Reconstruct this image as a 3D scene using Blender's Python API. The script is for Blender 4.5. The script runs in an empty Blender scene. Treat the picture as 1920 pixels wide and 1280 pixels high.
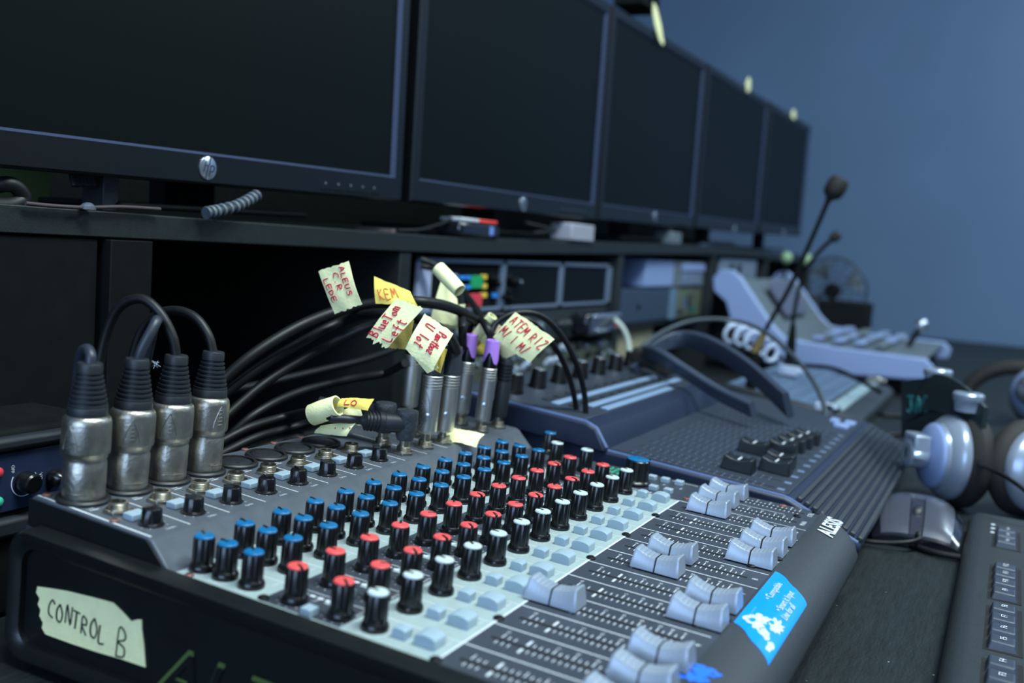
import bpy, math, random
from mathutils import Vector, Matrix
random.seed(7)
# All positions are millimetres in the desk frame (X to the operator, Y along the desk, Z up,
# desk top at z = -52); U() turns them into metres with the desk top 0.75 m above the floor.
SC = bpy.context.scene
COL = SC.collection
def U(p): return Vector((p[0]*.001, p[1]*.001, (p[2]+802)*.001))
CAM = Vector((172.69, -300.29, 153.71)); FPX = 1865.0
CR = Vector((0.88977976, 0.45070611, 0.07180517))
CD = Vector((0.10829706, -0.05566749, -0.99255875))
CF = Vector((-0.44335508, 0.89093498, -0.09834195))
def at(u, v, ax, val):
    """the point of the real plane (ax = val) that this sight line meets"""
    r = CR*((u-960)/FPX) + CD*((v-640)/FPX) + CF
    i = 'xyz'.index(ax); t = (val-CAM[i])/r[i]
    return CAM + r*t
# ---------------- camera, world, lights, exposure ----------------
cd = bpy.data.cameras.new('camera'); co = bpy.data.objects.new('camera', cd); COL.objects.link(co)
cd.sensor_width = 36; cd.lens = 36*FPX/1920; cd.clip_start = .01; cd.clip_end = 50
co.matrix_world = Matrix(((CR.x, -CD.x, -CF.x, U(CAM).x), (CR.y, -CD.y, -CF.y, U(CAM).y), (CR.z, -CD.z, -CF.z, U(CAM).z), (0, 0, 0, 1)))
cd.dof.use_dof = True; cd.dof.focus_distance = .545; cd.dof.aperture_fstop = 6.3
SC.camera = co
W = bpy.data.worlds.new('world'); SC.world = W; W.use_nodes = True
W.node_tree.nodes['Background'].inputs[0].default_value = (.30, .52, .80, 1)
W.node_tree.nodes['Background'].inputs[1].default_value = .13
def area(name, loc, look, sx, sy, e, col):
    l = bpy.data.lights.new(name, 'AREA'); l.shape = 'RECTANGLE'; l.size = sx; l.size_y = sy; l.energy = e; l.color = col
    o = bpy.data.objects.new(name, l); COL.objects.link(o); o.location = U(loc)
    o.rotation_euler = (U(look)-U(loc)).to_track_quat('-Z', 'Y').to_euler(); return o
area('ceiling_light_lamp', (650, 60, 1780), (250, 350, 0), 1.2, .3, 66, (.84, .98, .99))
area('ceiling_light_lamp', (1500, 2200, 1780), (1500, 2400, 0), 1.2, .3, 44, (.70, .90, 1))
area('window_daylight', (300, -2300, 700), (0, 900, 50), 1.8, 1.2, 44, (.45, .66, 1))
SC.view_settings.view_transform = 'Standard'; SC.view_settings.look = 'None'
SC.view_settings.exposure = 0.06; SC.view_settings.gamma = 1; SC.view_settings.use_curve_mapping = False
# ---------------- materials ----------------
def lin(c): return tuple(((x/255)/12.92 if x/255 <= .04045 else ((x/255+.055)/1.055)**2.4) for x in c)+(1,)
MATS = {}
def mat(name, rgb, rough=.5, metal=0, bump=0, scale=400, vary=0, vscale=60, spec=.5, coat=0, emit=0, trans=0, aniso=None, dark=None):
    if name in MATS: return MATS[name]
    m = bpy.data.materials.new(name); MATS[name] = m; m.use_nodes = True
    nt = m.node_tree; b = nt.nodes['Principled BSDF']; c = lin(rgb)
    b.inputs['Base Color'].default_value = c; b.inputs['Roughness'].default_value = rough
    b.inputs['Metallic'].default_value = metal; b.inputs['Specular IOR Level'].default_value = spec
    b.inputs['Coat Weight'].default_value = coat; b.inputs['Coat Roughness'].default_value = .15
    if trans: b.inputs['Transmission Weight'].default_value = trans
    if emit: b.inputs['Emission Color'].default_value = c; b.inputs['Emission Strength'].default_value = emit
    tc = nt.nodes.new('ShaderNodeTexCoord')
    if vary or dark:
        n = nt.nodes.new('ShaderNodeTexNoise'); n.inputs['Scale'].default_value = vscale; n.inputs['Detail'].default_value = 4
        mp = nt.nodes.new('ShaderNodeMapping')
        if aniso: mp.inputs['Scale'].default_value = aniso
        nt.links.new(tc.outputs['Object'], mp.inputs[0]); nt.links.new(mp.outputs[0], n.inputs['Vector'])
        r = nt.nodes.new('ShaderNodeValToRGB'); nt.links.new(n.outputs['Fac'], r.inputs[0])
        lo = lin(dark) if dark else tuple(x*(1-vary) for x in c[:3])+(1,)
        r.color_ramp.elements[0].position = .3; r.color_ramp.elements[1].position = .7
        r.color_ramp.elements[0].color = lo; r.color_ramp.elements[1].color = c if dark else tuple(min(1, x*(1+vary)) for x in c[:3])+(1,)
        nt.links.new(r.outputs[0], b.inputs['Base Color'])
    if bump:
        n = nt.nodes.new('ShaderNodeTexNoise'); n.inputs['Scale'].default_value = scale; n.inputs['Detail'].default_value = 3
        nt.links.new(tc.outputs['Object'], n.inputs['Vector'])
        bm = nt.nodes.new('ShaderNodeBump'); bm.inputs['Strength'].default_value = bump; bm.inputs['Distance'].default_value = .0004
        nt.links.new(n.outputs['Fac'], bm.inputs['Height']); nt.links.new(bm.outputs[0], b.inputs['Normal'])
    return m
wall_m = mat('wall_paint_blue', (88, 112, 142), .8, vary=.06, vscale=3)
room_m = mat('room_paint_blue', (92, 124, 158), .85, vary=.04, vscale=2)
floor_m = mat('floor_grey', (70, 74, 78), .6, vary=.2, vscale=20)
ceil_m = mat('ceiling_white', (190, 195, 200), .9, vary=.03)
desk_m = mat('desk_black_woodgrain', (25,31,33), .55, bump=.5, scale=300, vary=.35, vscale=70, aniso=(6, .8, 1), spec=.3)
nt = desk_m.node_tree; b_ = nt.nodes['Principled BSDF']; tc_ = nt.nodes.new('ShaderNodeTexCoord')
vo = nt.nodes.new('ShaderNodeTexVoronoi'); vo.inputs['Scale'].default_value = 90; cr = nt.nodes.new('ShaderNodeValToRGB')
cr.color_ramp.elements[0].position = .03; cr.color_ramp.elements[0].color = (1,1,1,1); cr.color_ramp.elements[1].position = .06; cr.color_ramp.elements[1].color = (0,0,0,1)
wv = nt.nodes.new('ShaderNodeTexWave'); wv.inputs['Scale'].default_value = 130; wv.inputs['Distortion'].default_value = 9; wv.inputs['Detail'].default_value = 3; wv.inputs['Detail Scale'].default_value = 1.2; wv.bands_direction = 'X'
mx = nt.nodes.new('ShaderNodeMix'); mx.data_type = 'RGBA'; mx.inputs['B'].default_value = (.25,.3,.32,1)
nt.links.new(tc_.outputs['Object'], vo.inputs['Vector']); nt.links.new(vo.outputs['Distance'], cr.inputs[0]); nt.links.new(tc_.outputs['Object'], wv.inputs['Vector'])
src_ = b_.inputs['Base Color'].links[0].from_socket; nt.links.new(src_, mx.inputs['A']); nt.links.new(cr.outputs[0], mx.inputs['Factor']); nt.links.new(mx.outputs['Result'], b_.inputs['Base Color'])
bn = nt.nodes.new('ShaderNodeBump'); bn.inputs['Strength'].default_value = .25; bn.inputs['Distance'].default_value = .0002; nt.links.new(wv.outputs['Fac'], bn.inputs['Height'])
nt.links.new(b_.inputs['Normal'].links[0].from_socket, bn.inputs['Normal']); nt.links.new(bn.outputs[0], b_.inputs['Normal'])
board_m = mat('shelf_black_laminate', (21,27,27), .5, bump=.35, scale=900, vary=.2, vscale=200)
dark_m = mat('black_board', (12, 16, 16), .7, vary=.2, vscale=80, spec=.12)
bezel_m = mat('monitor_bezel_black', (9,12,15), .36, bump=.1, scale=1500)
lit_edge_m = mat('monitor_bezel_lit_edge', (52, 62, 88), .3)  # blue light caught by the inner bevel is painted into this colour
screen_m = mat('monitor_screen_off', (7,13,13), .45, bump=.03, scale=3000, spec=.12)
chrome_m = mat('chrome_badge', (200, 208, 222), .25, metal=.9)
body_m = mat('mixer_rubber_grey', (46, 52, 58), .55, bump=.5, scale=1800, vary=.12, vscale=500)
end_m = mat('mixer_end_panel', (18, 22, 23), .32, bump=.2, scale=1500, vary=.12, vscale=60)
panel_m = mat('mixer_panel_grey', (56, 62, 72), .42, bump=.12, scale=2000, vary=.05, vscale=300)
raised_m = mat('mixer_jack_field_grey', (74, 80, 88), .4, bump=.15, scale=2000, vary=.1, vscale=120)
light_m = mat('mixer_panel_pale', (150, 166, 166), .5, bump=.08, scale=2000, vary=.04, vscale=200)
print_m = mat('print_white', (205, 212, 218), .6)
slot_m = mat('slot_black', (6, 7, 8), .8)
knob_m = mat('knob_black', (11, 12, 14), .28, bump=.05, coat=.15)
kblue_m = mat('knob_cap_blue', (10, 100, 150), .35)
kred_m = mat('knob_cap_red', (222, 82, 82), .4)
kwhite_m = mat('knob_cap_pale', (186, 200, 200), .4)
btn_m = mat('button_pale_blue', (146, 166, 178), .45, bump=.05)
cap_m = mat('fader_cap_silver', (146, 158, 174), .34, metal=.25, bump=.12, scale=2500)
nickel_m = mat('nickel_worn', (176, 172, 162), .38, metal=1, bump=.5, scale=500, vary=.2, vscale=160)
satin_m = mat('satin_nickel_plug', (196, 196, 192), .42, metal=1, bump=.08, vary=.06)
nut_m = mat('bright_nickel_nut', (180, 174, 160), .28, metal=1)
rubber_m = mat('boot_rubber_black', (30, 34, 40), .5, bump=.15)
cable_m = mat('cable_black', (9, 11, 13), .5, bump=.1, spec=.4)
greycable_m = mat('cable_worn_grey', (70, 78, 90), .5, bump=.2, vary=.3, vscale=200)
purple_m = mat('boot_purple', (176, 128, 226), .45)
tape_m = mat('masking_tape_cream', (255, 250, 190), .75, bump=.6, scale=700, vary=.05, vscale=150)
tapey_m = mat('masking_tape_yellow', (232, 208, 96), .7, bump=.5, scale=700, vary=.08, vscale=90)
ink_m = mat('marker_red', (205, 28, 58), .6)
inkb_m = mat('marker_black', (20, 24, 28), .6)
sticker_m = mat('sticker_blue', (0, 140, 240), .35)
screw_m = mat('screw_black', (38, 38, 42), .35, metal=.7)
rust_m = mat('screw_rusty', (120, 84, 80), .6, metal=.4, vary=.3, vscale=900)
white_m = mat('plastic_white_blue', (128, 148, 190), .45)
grey_m = mat('plastic_grey', (92, 104, 112), .5, vary=.08)
dgrey_m = mat('plastic_dark_grey', (38, 44, 50), .5, vary=.1)
navy_m = mat('mixer_navy_shell', (30, 39, 60), .42, vary=.05)
deck_m = mat('mixer_deck_slate', (46, 54, 66), .45, vary=.06)
silver_m = mat('silver_plastic', (146, 158, 176), .28, metal=.35)
pad_m = mat('earpad_black', (26, 26, 25), .75, bump=.4, scale=600)
gloss_m = mat('gloss_dark', (22, 25, 32), .15, coat=.5)
mouse_m = mat('mouse_gunmetal', (72, 74, 86), .3, metal=.2, coat=.3)
kb_m = mat('keyboard_black', (34, 40, 44), .55, bump=.3, scale=1200, vary=.15, vscale=300)
key_m = mat('keycap_black', (46, 54, 68), .45, bump=.05)
beige_m = mat('card_beige', (150, 144, 118), .8, vary=.06)
green_m = mat('patch_green', (24, 150, 90), .5); red_m = mat('patch_red', (205, 60, 70), .5)
yel_m = mat('patch_yellow', (220, 190, 60), .5); blu_m = mat('patch_blue', (40, 130, 220), .5)
teal_m = mat('teal_print', (30, 96, 98), .5)
rackp_m = mat('rack_frame_bluegrey', (104, 120, 140), .4, metal=.3)
glow_m = mat('lamp_diffuser', (225, 240, 255), .5, emit=1.5)
# ---------------- mesh helper ----------------
class MB:
    def __init__(s): s.v = []; s.f = []; s.m = []; s.k = 0
    def add(s, vs, fs):
        n = len(s.v); s.v += [tuple(v) for v in vs]; s.f += [tuple(i+n for i in f) for f in fs]; s.m += [s.k]*len(fs); return s
    def box(s, x0, x1, y0, y1, z0, z1):
        return s.add([(x0,y0,z0),(x1,y0,z0),(x1,y1,z0),(x0,y1,z0),(x0,y0,z1),(x1,y0,z1),(x1,y1,z1),(x0,y1,z1)],
            [(3,2,1,0),(4,5,6,7),(0,1,5,4),(1,2,6,5),(2,3,7,6),(3,0,4,7)])
    def obox(s, c, ex, ey, ez):
        c = Vector(c); ex = Vector(ex)/2; ey = Vector(ey)/2; ez = Vector(ez)/2
        return s.add([c+a*ex+b*ey+d*ez for d in(-1,1) for a,b in((-1,-1),(1,-1),(1,1),(-1,1))],
            [(3,2,1,0),(4,5,6,7),(0,1,5,4),(1,2,6,5),(2,3,7,6),(3,0,4,7)])
    def lathe(s, c, prof, seg=24, axis=(0,0,1), flute=None, caps=True):
        c = Vector(c); a = Vector(axis).normalized(); q = Vector((0,0,1)).rotation_difference(a)
        vs = []
        for r, z in prof:
            for i in range(seg):
                t = 2*math.pi*i/seg; rr = r*(1-(flute if flute and i % 2 else 0))
                vs.append(c + q @ Vector((rr*math.cos(t), rr*math.sin(t), z)))
        fs = []
        for j in range(len(prof)-1):
            for i in range(seg):
                k = (i+1) % seg; fs.append((j*seg+i, j*seg+k, (j+1)*seg+k, (j+1)*seg+i))
        if caps: fs += [tuple(reversed(range(seg))), tuple(range((len(prof)-1)*seg, len(prof)*seg))]
        return s.add(vs, fs)
    def tube(s, pts, r, seg=10, sub=6, caps=True, flat=None):
        P = [Vector(p) for p in pts]
        if sub > 1 and len(P) > 2:
            Q = [P[0]*2-P[1]]+P+[P[-1]*2-P[-2]]; out = []
            for i in range(1, len(Q)-2):
                for k in range(sub):
                    t = k/sub; p0,p1,p2,p3 = Q[i-1:i+3]
                    out.append(.5*((2*p1)+(p2-p0)*t+(2*p0-5*p1+4*p2-p3)*t*t+(3*p1-p0-3*p2+p3)*t**3))
            out.append(P[-1]); P = out
        T = [(P[min(i+1,len(P)-1)]-P[max(i-1,0)]).normalized() for i in range(len(P))]
        n = T[0].orthogonal().normalized(); vs = []
        for i, p in enumerate(P):
            if i: n = (T[i-1].rotation_difference(T[i]) @ n)
            n = (n - T[i]*n.dot(T[i])).normalized(); b = T[i].cross(n)
            rr = r(i/(len(P)-1)) if callable(r) else r
            for k in range(seg):
                a = 2*math.pi*k/seg; vs.append(p+(n*math.cos(a)+b*math.sin(a)*(flat or 1))*rr)
        fs = [(j*seg+i, j*seg+(i+1)%seg, (j+1)*seg+(i+1)%seg, (j+1)*seg+i) for j in range(len(P)-1) for i in range(seg)]
        if caps: fs += [tuple(reversed(range(seg))), tuple(range((len(P)-1)*seg, len(P)*seg))]
        return s.add(vs, fs)
    def prism(s, poly, ax, a, b):
        """poly = 2D outline in the two other axes, pushed from a to b along ax"""
        def mk(p, t): return {'x': (t,p[0],p[1]), 'y': (p[0],t,p[1]), 'z': (p[0],p[1],t)}[ax]
        n = len(poly); vs = [mk(p,a) for p in poly]+[mk(p,b) for p in poly]
        fs = [tuple(range(n)), tuple(reversed(range(n,2*n)))]+[(i, n+i, n+(i+1)%n, (i+1)%n) for i in range(n)]
        return s.add(vs, fs)
    def surf(s, fn, nu, nv, thick=0, n=None):
        vs = [fn(i/nu, j/nv) for j in range(nv+1) for i in range(nu+1)]
        w = nu+1; fs = [(j*w+i, j*w+i+1, (j+1)*w+i+1, (j+1)*w+i) for j in range(nv) for i in range(nu)]
        if thick:
            N = Vector(n)*thick; m = len(vs); vs = vs+[Vector(v)-N for v in vs]
            fs += [tuple(m+i for i in reversed(f)) for f in fs]
            rim = [i for i in range(w)]+[j*w+nu for j in range(1,nv+1)]+[nv*w+i for i in range(nu-1,-1,-1)]+[j*w for j in range(nv-1,0,-1)]
            fs += [(rim[k], m+rim[k], m+rim[(k+1)%len(rim)], rim[(k+1)%len(rim)]) for k in range(len(rim))]
        return s.add(vs, fs)
    def ellipsoid(s, c, rx, ry, rz, seg=20, rings=12):
        vs = []; fs = []
        for j in range(1, rings):
            p = math.pi*j/rings
            for i in range(seg):
                t = 2*math.pi*i/seg; vs.append((c[0]+rx*math.sin(p)*math.cos(t), c[1]+ry*math.sin(p)*math.sin(t), c[2]+rz*math.cos(p)))
        top = len(vs); vs += [(c[0],c[1],c[2]+rz),(c[0],c[1],c[2]-rz)]
        for j in range(rings-2):
            for i in range(seg): fs.append((j*seg+i,(j+1)*seg+i,(j+1)*seg+(i+1)%seg,j*seg+(i+1)%seg))
        for i in range(seg): fs += [(i,(i+1)%seg,top),((rings-2)*seg+(i+1)%seg,(rings-2)*seg+i,top+1)]
        return s.add(vs, fs)
    def text(s, body, size, o, ud, vd, depth=.12, center=True):
        vs, fs, w = glyphs(body); ud = Vector(ud).normalized(); vd = Vector(vd).normalized(); nd = ud.cross(vd)
        dx = w/2 if center else 0
        return s.add([Vector(o)+ud*((v[0]-dx)*size)+vd*(v[1]*size)+nd*depth for v in vs], fs)
_G = {}
def glyphs(body):
    if body not in _G:
        c = bpy.data.curves.new('t', 'FONT'); c.body = body.lstrip('*'); c.resolution_u = 3
        if body[0] == '*': c.offset = .028; c.space_character = 1.04
        o = bpy.data.objects.new('t', c); COL.objects.link(o); bpy.context.view_layer.update()
        me = bpy.data.meshes.new_from_object(o.evaluated_get(bpy.context.evaluated_depsgraph_get()))
        _G[body] = ([tuple(v.co) for v in me.vertices], [tuple(p.vertices) for p in me.polygons], max([v.co.x for v in me.vertices] or [0]))
        bpy.data.objects.remove(o); bpy.data.curves.remove(c); bpy.data.meshes.remove(me)
    return _G[body]
def build(mb, name, material, parent=None, org=(0,0,0), smooth=True, bevel=0, seg=2, loc=None, label=None):
    """one mesh object; vertices are given in mm of the parent's frame (parent) or of the desk frame (top level)"""
    org = Vector(org); me = bpy.data.meshes.new(name)
    me.from_pydata([(Vector(v)-org)*.001 for v in mb.v], [], mb.f)
    for mm in (material if isinstance(material, (list, tuple)) else [material]): me.materials.append(mm)
    if any(mb.m): me.polygons.foreach_set('material_index', mb.m)
    me.validate()
    if smooth:
        me.polygons.foreach_set('use_smooth', [True]*len(me.polygons)); me.set_sharp_from_angle(angle=math.radians(38))
    o = bpy.data.objects.new(name, me); COL.objects.link(o)
    if parent is not None:
        o.parent = parent
        if loc is not None: o.location = Vector(loc)*.001
    else: o.location = U(loc if loc is not None else org)
    if bevel:
        b = o.modifiers.new('bevel', 'BEVEL'); b.width = bevel*.001; b.segments = seg; b.limit_method = 'ANGLE'; b.angle_limit = math.radians(40)
        b.harden_normals = False
    if label: o['label'] = label
    return o
def thing(name, label, cat, loc=(0,0,0), group=None, rot=None):
    o = bpy.data.objects.new(name, None); COL.objects.link(o); o.empty_display_size = .02
    o.location = U(loc); o['label'] = label; o['category'] = cat
    if group: o['group'] = group
    if rot is not None: o.rotation_euler = rot
    return o
def tag(o, label, cat, group=None):
    o['label'] = label; o['category'] = cat
    if group: o['group'] = group
    return o
def struct(o): o['kind'] = 'structure'; return o
def copyc(o, parent, loc):
    c = o.copy(); COL.objects.link(c); c.parent = parent; c.location = Vector(loc)*.001
    for ch in list(o.children):
        d = ch.copy(); COL.objects.link(d); d.parent = c
    return c
# ---------------- the room ----------------
def sbox(name, m, *b, bevel=0):
    mb = MB(); mb.box(*b); return struct(build(mb, name, m, org=((b[0]+b[1])/2, (b[2]+b[3])/2, b[4]), bevel=bevel))
FL = -802
sbox('floor', floor_m, -1600, 3200, -2400, 3200, FL-40, FL)
sbox('wall_far', wall_m, -1700, 3200, 3150, 3250, FL, 1900)
sbox('wall_left', room_m, -1700, -1600, -2400, 3250, FL, 1900)
sbox('ceiling', ceil_m, -1700, 3200, -2400, 3250, 1900, 1960)
for x, y in ((650, 60), (1500, 2200)):
    t = thing('ceiling_light', 'long ceiling light panel above the %s of the desk' % ('near end' if y < 1000 else 'far end'), 'ceiling light', (x, y, 1800))
    m = MB(); m.box(-620,620,-170,170,30,100); m.box(-620,620,-170,-160,10,30); m.box(-620,620,160,170,10,30); build(m, 'fixture_housing', ceil_m, t)
    m = MB(); m.box(-600,600,-155,155,12,28); build(m, 'diffuser', glow_m, t)
# ---------------- desk ----------------
t = thing('desk', 'long black woodgrain desk that carries the mixers, keyboard and mouse', 'desk', (0, 0, FL))
m = MB(); m.box(-640, 420, -900, 3140, 720, 750); build(m, 'desk_top', desk_m, t, bevel=2)
for y in (-700, 1100, 2900):
    m = MB(); m.box(-620, 380, y, y+30, 0, 720); build(m, 'leg_panel', dark_m, t, bevel=1)
# ---------------- shelf unit under the monitors ----------------
SX = -326
t = thing('shelf_unit', 'long black shelf unit standing on the desk under the row of monitors', 'shelf', (-470, 500, -52))
def sl(p): return (p[0]+470, p[1]-500, p[2]+52)
def shz(y): return 155 + max(0, min(21, (y-560)*.021))
m = MB(); ys = [-760, 60, 300, 560, 800, 1100, 1400, 1700, 2100, 2520]
for i in range(len(ys)-1):
    a, b = ys[i], ys[i+1]; za, zb = shz(a), shz(b)
vs = []
for y in ys: vs += [sl((SX,y,shz(y))), sl((SX,y,shz(y)-16)), sl((-640,y,shz(y)-16)), sl((-640,y,shz(y)))]
fs = [(i*4+k, i*4+(k+1)%4, i*4+4+(k+1)%4, i*4+4+k) for i in range(len(ys)-1) for k in range(4)]+[(3,2,1,0), tuple(len(ys)*4-4+k for k in range(4))]
m.add(vs, fs); build(m, 'shelf_board', board_m, t, bevel=.8)
def slab(name, mt, x0, x1, y0, y1, z0, z1):
    m = MB(); a = sl((x0,y0,z0)); b = sl((x1,y1,z1)); m.box(a[0],b[0],a[1],b[1],a[2],b[2]); return build(m, name, mt, t, bevel=.6)
slab('front_panel', dark_m, -342, -328, -740, 130, -52, 138)
slab('front_panel', dark_m, -336, -322, 135, 168, -52, 138)
slab('back_panel', dark_m, -640, -632, -740, 2500, -52, 138)
for y, top in ((466, 138), (1028, 147), (1518, 158), (1960, 159), (2490, 159)):
    slab('partition', board_m, -630, SX-2, y, y+18, -52, top)
slab('inner_shelf', board_m, -620, -345, 1050, 1515, 37, 45)
bm = MB(); bm.box(-652,-642,-740,2500,-51.8,430); tag(build(bm, 'gap_blackout_board', dark_m, org=(-647,880,-51.8)), 'tall black board added to darken the gaps behind the shelf and the row of monitors', 'board')  # black sheet added so the gaps below the monitors stay dark
# ---------------- monitors ----------------
def monitor(i, label, bl, br, logo, hpz):
    A = at(bl[0], bl[1], 'x', -330); B = at(br[0], br[1], 'x', -330)
    w = (B-A).length; h = 278; e = (B-A).normalized(); up = Vector((1,0,0)).cross(e); up.normalize()
    if up.z < 0: up = -up
    R = Matrix((Vector((1,0,0)), e, up)).transposed()   # local x = out of the screen, y along, z up
    t = thing('monitor', label, 'monitor', A, 'monitors in a row on the shelf', R.to_euler())
    s, bt, rc = 15, 22, 4
    m = MB()
    def ring(y0,y1,z0,z1,x): return [(x,y0,z0),(x,y1,z0),(x,y1,z1),(x,y0,z1)]
    rings = [ring(2,w-2,2,h-2,-42), ring(0,w,0,h,-30), ring(0,w,0,h,-2), ring(1.5,w-1.5,1.5,h-1.5,0), ring(s-3,w-s+3,bt-2,h-s+3,0)]
    vs = sum(rings, []); fs = [(3,2,1,0)]+[(j*4+k, j*4+(k+1)%4, j*4+4+(k+1)%4, j*4+4+k) for j in range(4) for k in range(4)]
    m.add(vs, fs); build(m, 'bezel', bezel_m, t, smooth=False)
    m = MB(); r2 = [ring(s-3,w-s+3,bt-2,h-s+3,0.01), ring(s,w-s,bt,h-s,-rc)]
    m.add(sum(r2, []), [(k, (k+1)%4, 4+(k+1)%4, 4+k) for k in range(4)]); build(m, 'bezel_inner_edge', lit_edge_m, t, smooth=False)
    m = MB(); m.box(-7, -rc+.2, s-.5, w-s+.5, bt-.5, h-s+.5); build(m, 'screen', screen_m, t, smooth=False)
    dz = (A.z+B.z)/2 - shz((A.y+B.y)/2)
    m = MB(); m.box(-52, -42, w*.3, w*.7, h*.2, h*.75); m.box(-62,-46,w/2-25,w/2+25,-dz+7,h*.5); build(m, 'stand_neck', dark_m, t, bevel=1); m = MB()
    m.box(-150, -12, w/2-95, w/2+95, -dz+4.6, -dz+9); build(m, 'stand_base', dark_m, t, bevel=2)
    L = at(logo[0], logo[1], 'x', -330); ly = (L-A).dot(e); lz = (L-A).dot(up)
    m = MB(); m.lathe((0,ly,lz), [(8.0,0),(8.0,.7),(7.6,1.0)], 32, (1,0,0)); b = build(m, 'badge', chrome_m, t)
    m = MB(); m.text('hp', 11.5, (1.0,ly-.2,lz-2.8), (0,1,.0), (0,.28,1), .06)
    m.obox((1.05, ly+1.3, lz+4.6), (.1,0,0), (0,1.0,0), (0,1.3,6)); m.obox((1.05, ly-1.9, lz-4.8), (.1,0,0), (0,1.0,0), (0,1.3,6))
    o = build(m, 'badge_lettering', inkb_m, b)
    m = MB()
    for k in range(5): m.lathe((0,w-112+k*17,bt*.42), [(1,0),(1,.3)], 10, (1,0,0))
    build(m, 'button_marks', grey_m, t)
    for k in range(5):
        m = MB(); m.box(-.5,.5,w-118+k*17,w-104+k*17,3.4,5.2); build(m, 'control_button', dark_m, t, bevel=.2)
    return t
monitor(1, 'nearest black monitor, largest in view, a small silver HP badge at its foot', (-76, 306), (753, 377), (389, 315), 0)
monitor(2, 'black monitor second from the camera in the row, above the red and white box', (771, 377), (1118, 413), (981, 383), 0)
monitor(3, 'black monitor in the middle of the row, a large torn tape on its top edge', (1122, 412), (1300, 428), (1228, 406), 0)
monitor(4, 'fourth black monitor from the camera, with small round white tape on top', (1304, 427), (1420, 438), (1378, 430), 0)
monitor(5, 'farthest black monitor at the end of the row against blue wall', (1424, 437), (1501, 443), (1470, 436), 0)
for i, (u, v, w, h, lab) in enumerate(((1232,45,60,26,'large torn piece of white tape on top edge of the middle monitor'),
        (1402,160,30,30,'small round scrap of pale tape on top of the fourth monitor'),
        (1487,215,40,26,'greenish scrap of tape on top of the farthest monitor'))):
    p = at(u, v, 'x', -328); m = MB(); rr = random.Random(i)
    n = 12; pts = [(p.y+w/2*math.cos(2*math.pi*k/n)*rr.uniform(.75,1.1), p.z+h/2*math.sin(2*math.pi*k/n)*rr.uniform(.75,1.1)-(.35*w*math.cos(2*math.pi*k/n) if i == 0 else 0)) for k in range(n)]
    m.prism(pts, 'x', -328, -325.8); tag(build(m, 'tape_scrap', tape_m, org=p, bevel=.3), lab, 'tape')
p = at(1212, 4, 'x', -345); m = MB(); m.box(-380,-335,p.y-40,p.y+30,p.z-12,p.z+22); m.lathe((-334,p.y-5,p.z+6), [(9,0),(9,4),(6,6)], 20, (1,0,0))
tag(build(m, 'webcam', dark_m, org=p, bevel=4), 'small black webcam sitting on top of the middle monitor', 'webcam')
# ---------------- the near mixing console (mixer frame: x across the strips, y along them, z out of the panel) ----------------
TH = math.radians(2.8)
MX = thing('mixing_console', 'compact grey mixing console in front, rows of blue, red and white capped knobs', 'mixer', (0,0,0), None, (0, TH, 0))
QM = Matrix.Rotation(TH, 3, 'Y')
def mw(p): return QM @ Vector(p)                      # mixer frame -> desk frame
LIP = [(78,0),(86,-.3),(93,-1.8),(99,-5),(104,-10),(106.5,-16),(106,-22),(102,-28),(94,-33)]
def endf(y):                                          # the front corner is rounded where the lip meets the far end
    d = 352-y
    return 1 if d > 26 else max(.05, math.sin(math.acos(max(0,(26-d)/26))))*.9+.1 if d < 26 else 1
YS = [-1,30,60,120,180,240,300,322,330,338,344,349,352]
m = MB(); prof0 = [(-214,-54),(-216,-40),(-216,2),(-210,4)]
rows = []
for y in YS:
    f = endf(y); pr = [(-214,-52),(-216,-40),(-216,0),(-212,-.3),(77,-.3)]+[(78+(x-78)*f if x > 78 else x, z) for x, z in LIP]+[(60,-42),(-120,-50)]
    rows.append([(x,y,z) for x,z in pr])
n = len(rows[0]); m.add(sum(rows, []), [(j*n+i, j*n+(i+1)%n, (j+1)*n+(i+1)%n, (j+1)*n+i) for j in range(len(YS)-1) for i in range(n)]+[tuple(range(n)), tuple((len(YS)-1)*n+i for i in reversed(range(n)))])
build(m, 'body', body_m, MX)
# end panel: a rounded rail round a recessed plate
def rrect(x0, x1, z0, z1, r, k=6):
    o = []
    for cx, cz, a0 in ((x1-r,z1-r,0),(x0+r,z1-r,90),(x0+r,z0+r,180),(x1-r,z0+r,270)):
        for i in range(k+1): a = math.radians(a0+90*i/k); o.append((cx+r*math.cos(a), cz+r*math.sin(a)))
    return o
m = MB(); O = rrect(-214, 104, -58, 2.6, 11); I = rrect(-207, 96, -51, -5.5, 8)
sl_ = lambda P: [(x, z+((x+214)*.046 if z < -20 else 0)) for x, z in P]
O = sl_(O); I = sl_(I); N = len(O)
lay = [(O,-1.5),(O,-9),([(x*.994-.3,z*.97-.8) for x,z in O],-11.5),(sl_(rrect(-209.5,98.5,-53.5,-3,9)),-11.5),(I,-9.5),(I,-6.5)]
vs = [(x,y,z) for P,y in lay for x,z in P]
fs = [(j*N+i, j*N+(i+1)%N, (j+1)*N+(i+1)%N, (j+1)*N+i) for j in range(len(lay)-1) for i in range(N)]+[tuple((len(lay)-1)*N+i for i in range(N))]
m.add(vs, fs); ep = build(m, 'end_panel', end_m, MX)
m = MB(); m.text('ALESIS', 36, (-127,-6.4,-48.2), (1,0,0), (.35,0,1), .3, center=False); m.v = [(x+(z+48.2)*.0, y, z) for x,y,z in m.v]; build(m, 'embossed_lettering', mat('emboss_green', (82,104,52), .5), ep)
m = MB(); m.text('ALESIS', 34, (-125.3,-6.5,-48.9), (1,0,0), (.35,0,1), .8, center=False); build(m, 'lettering_face', end_m, ep)
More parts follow.
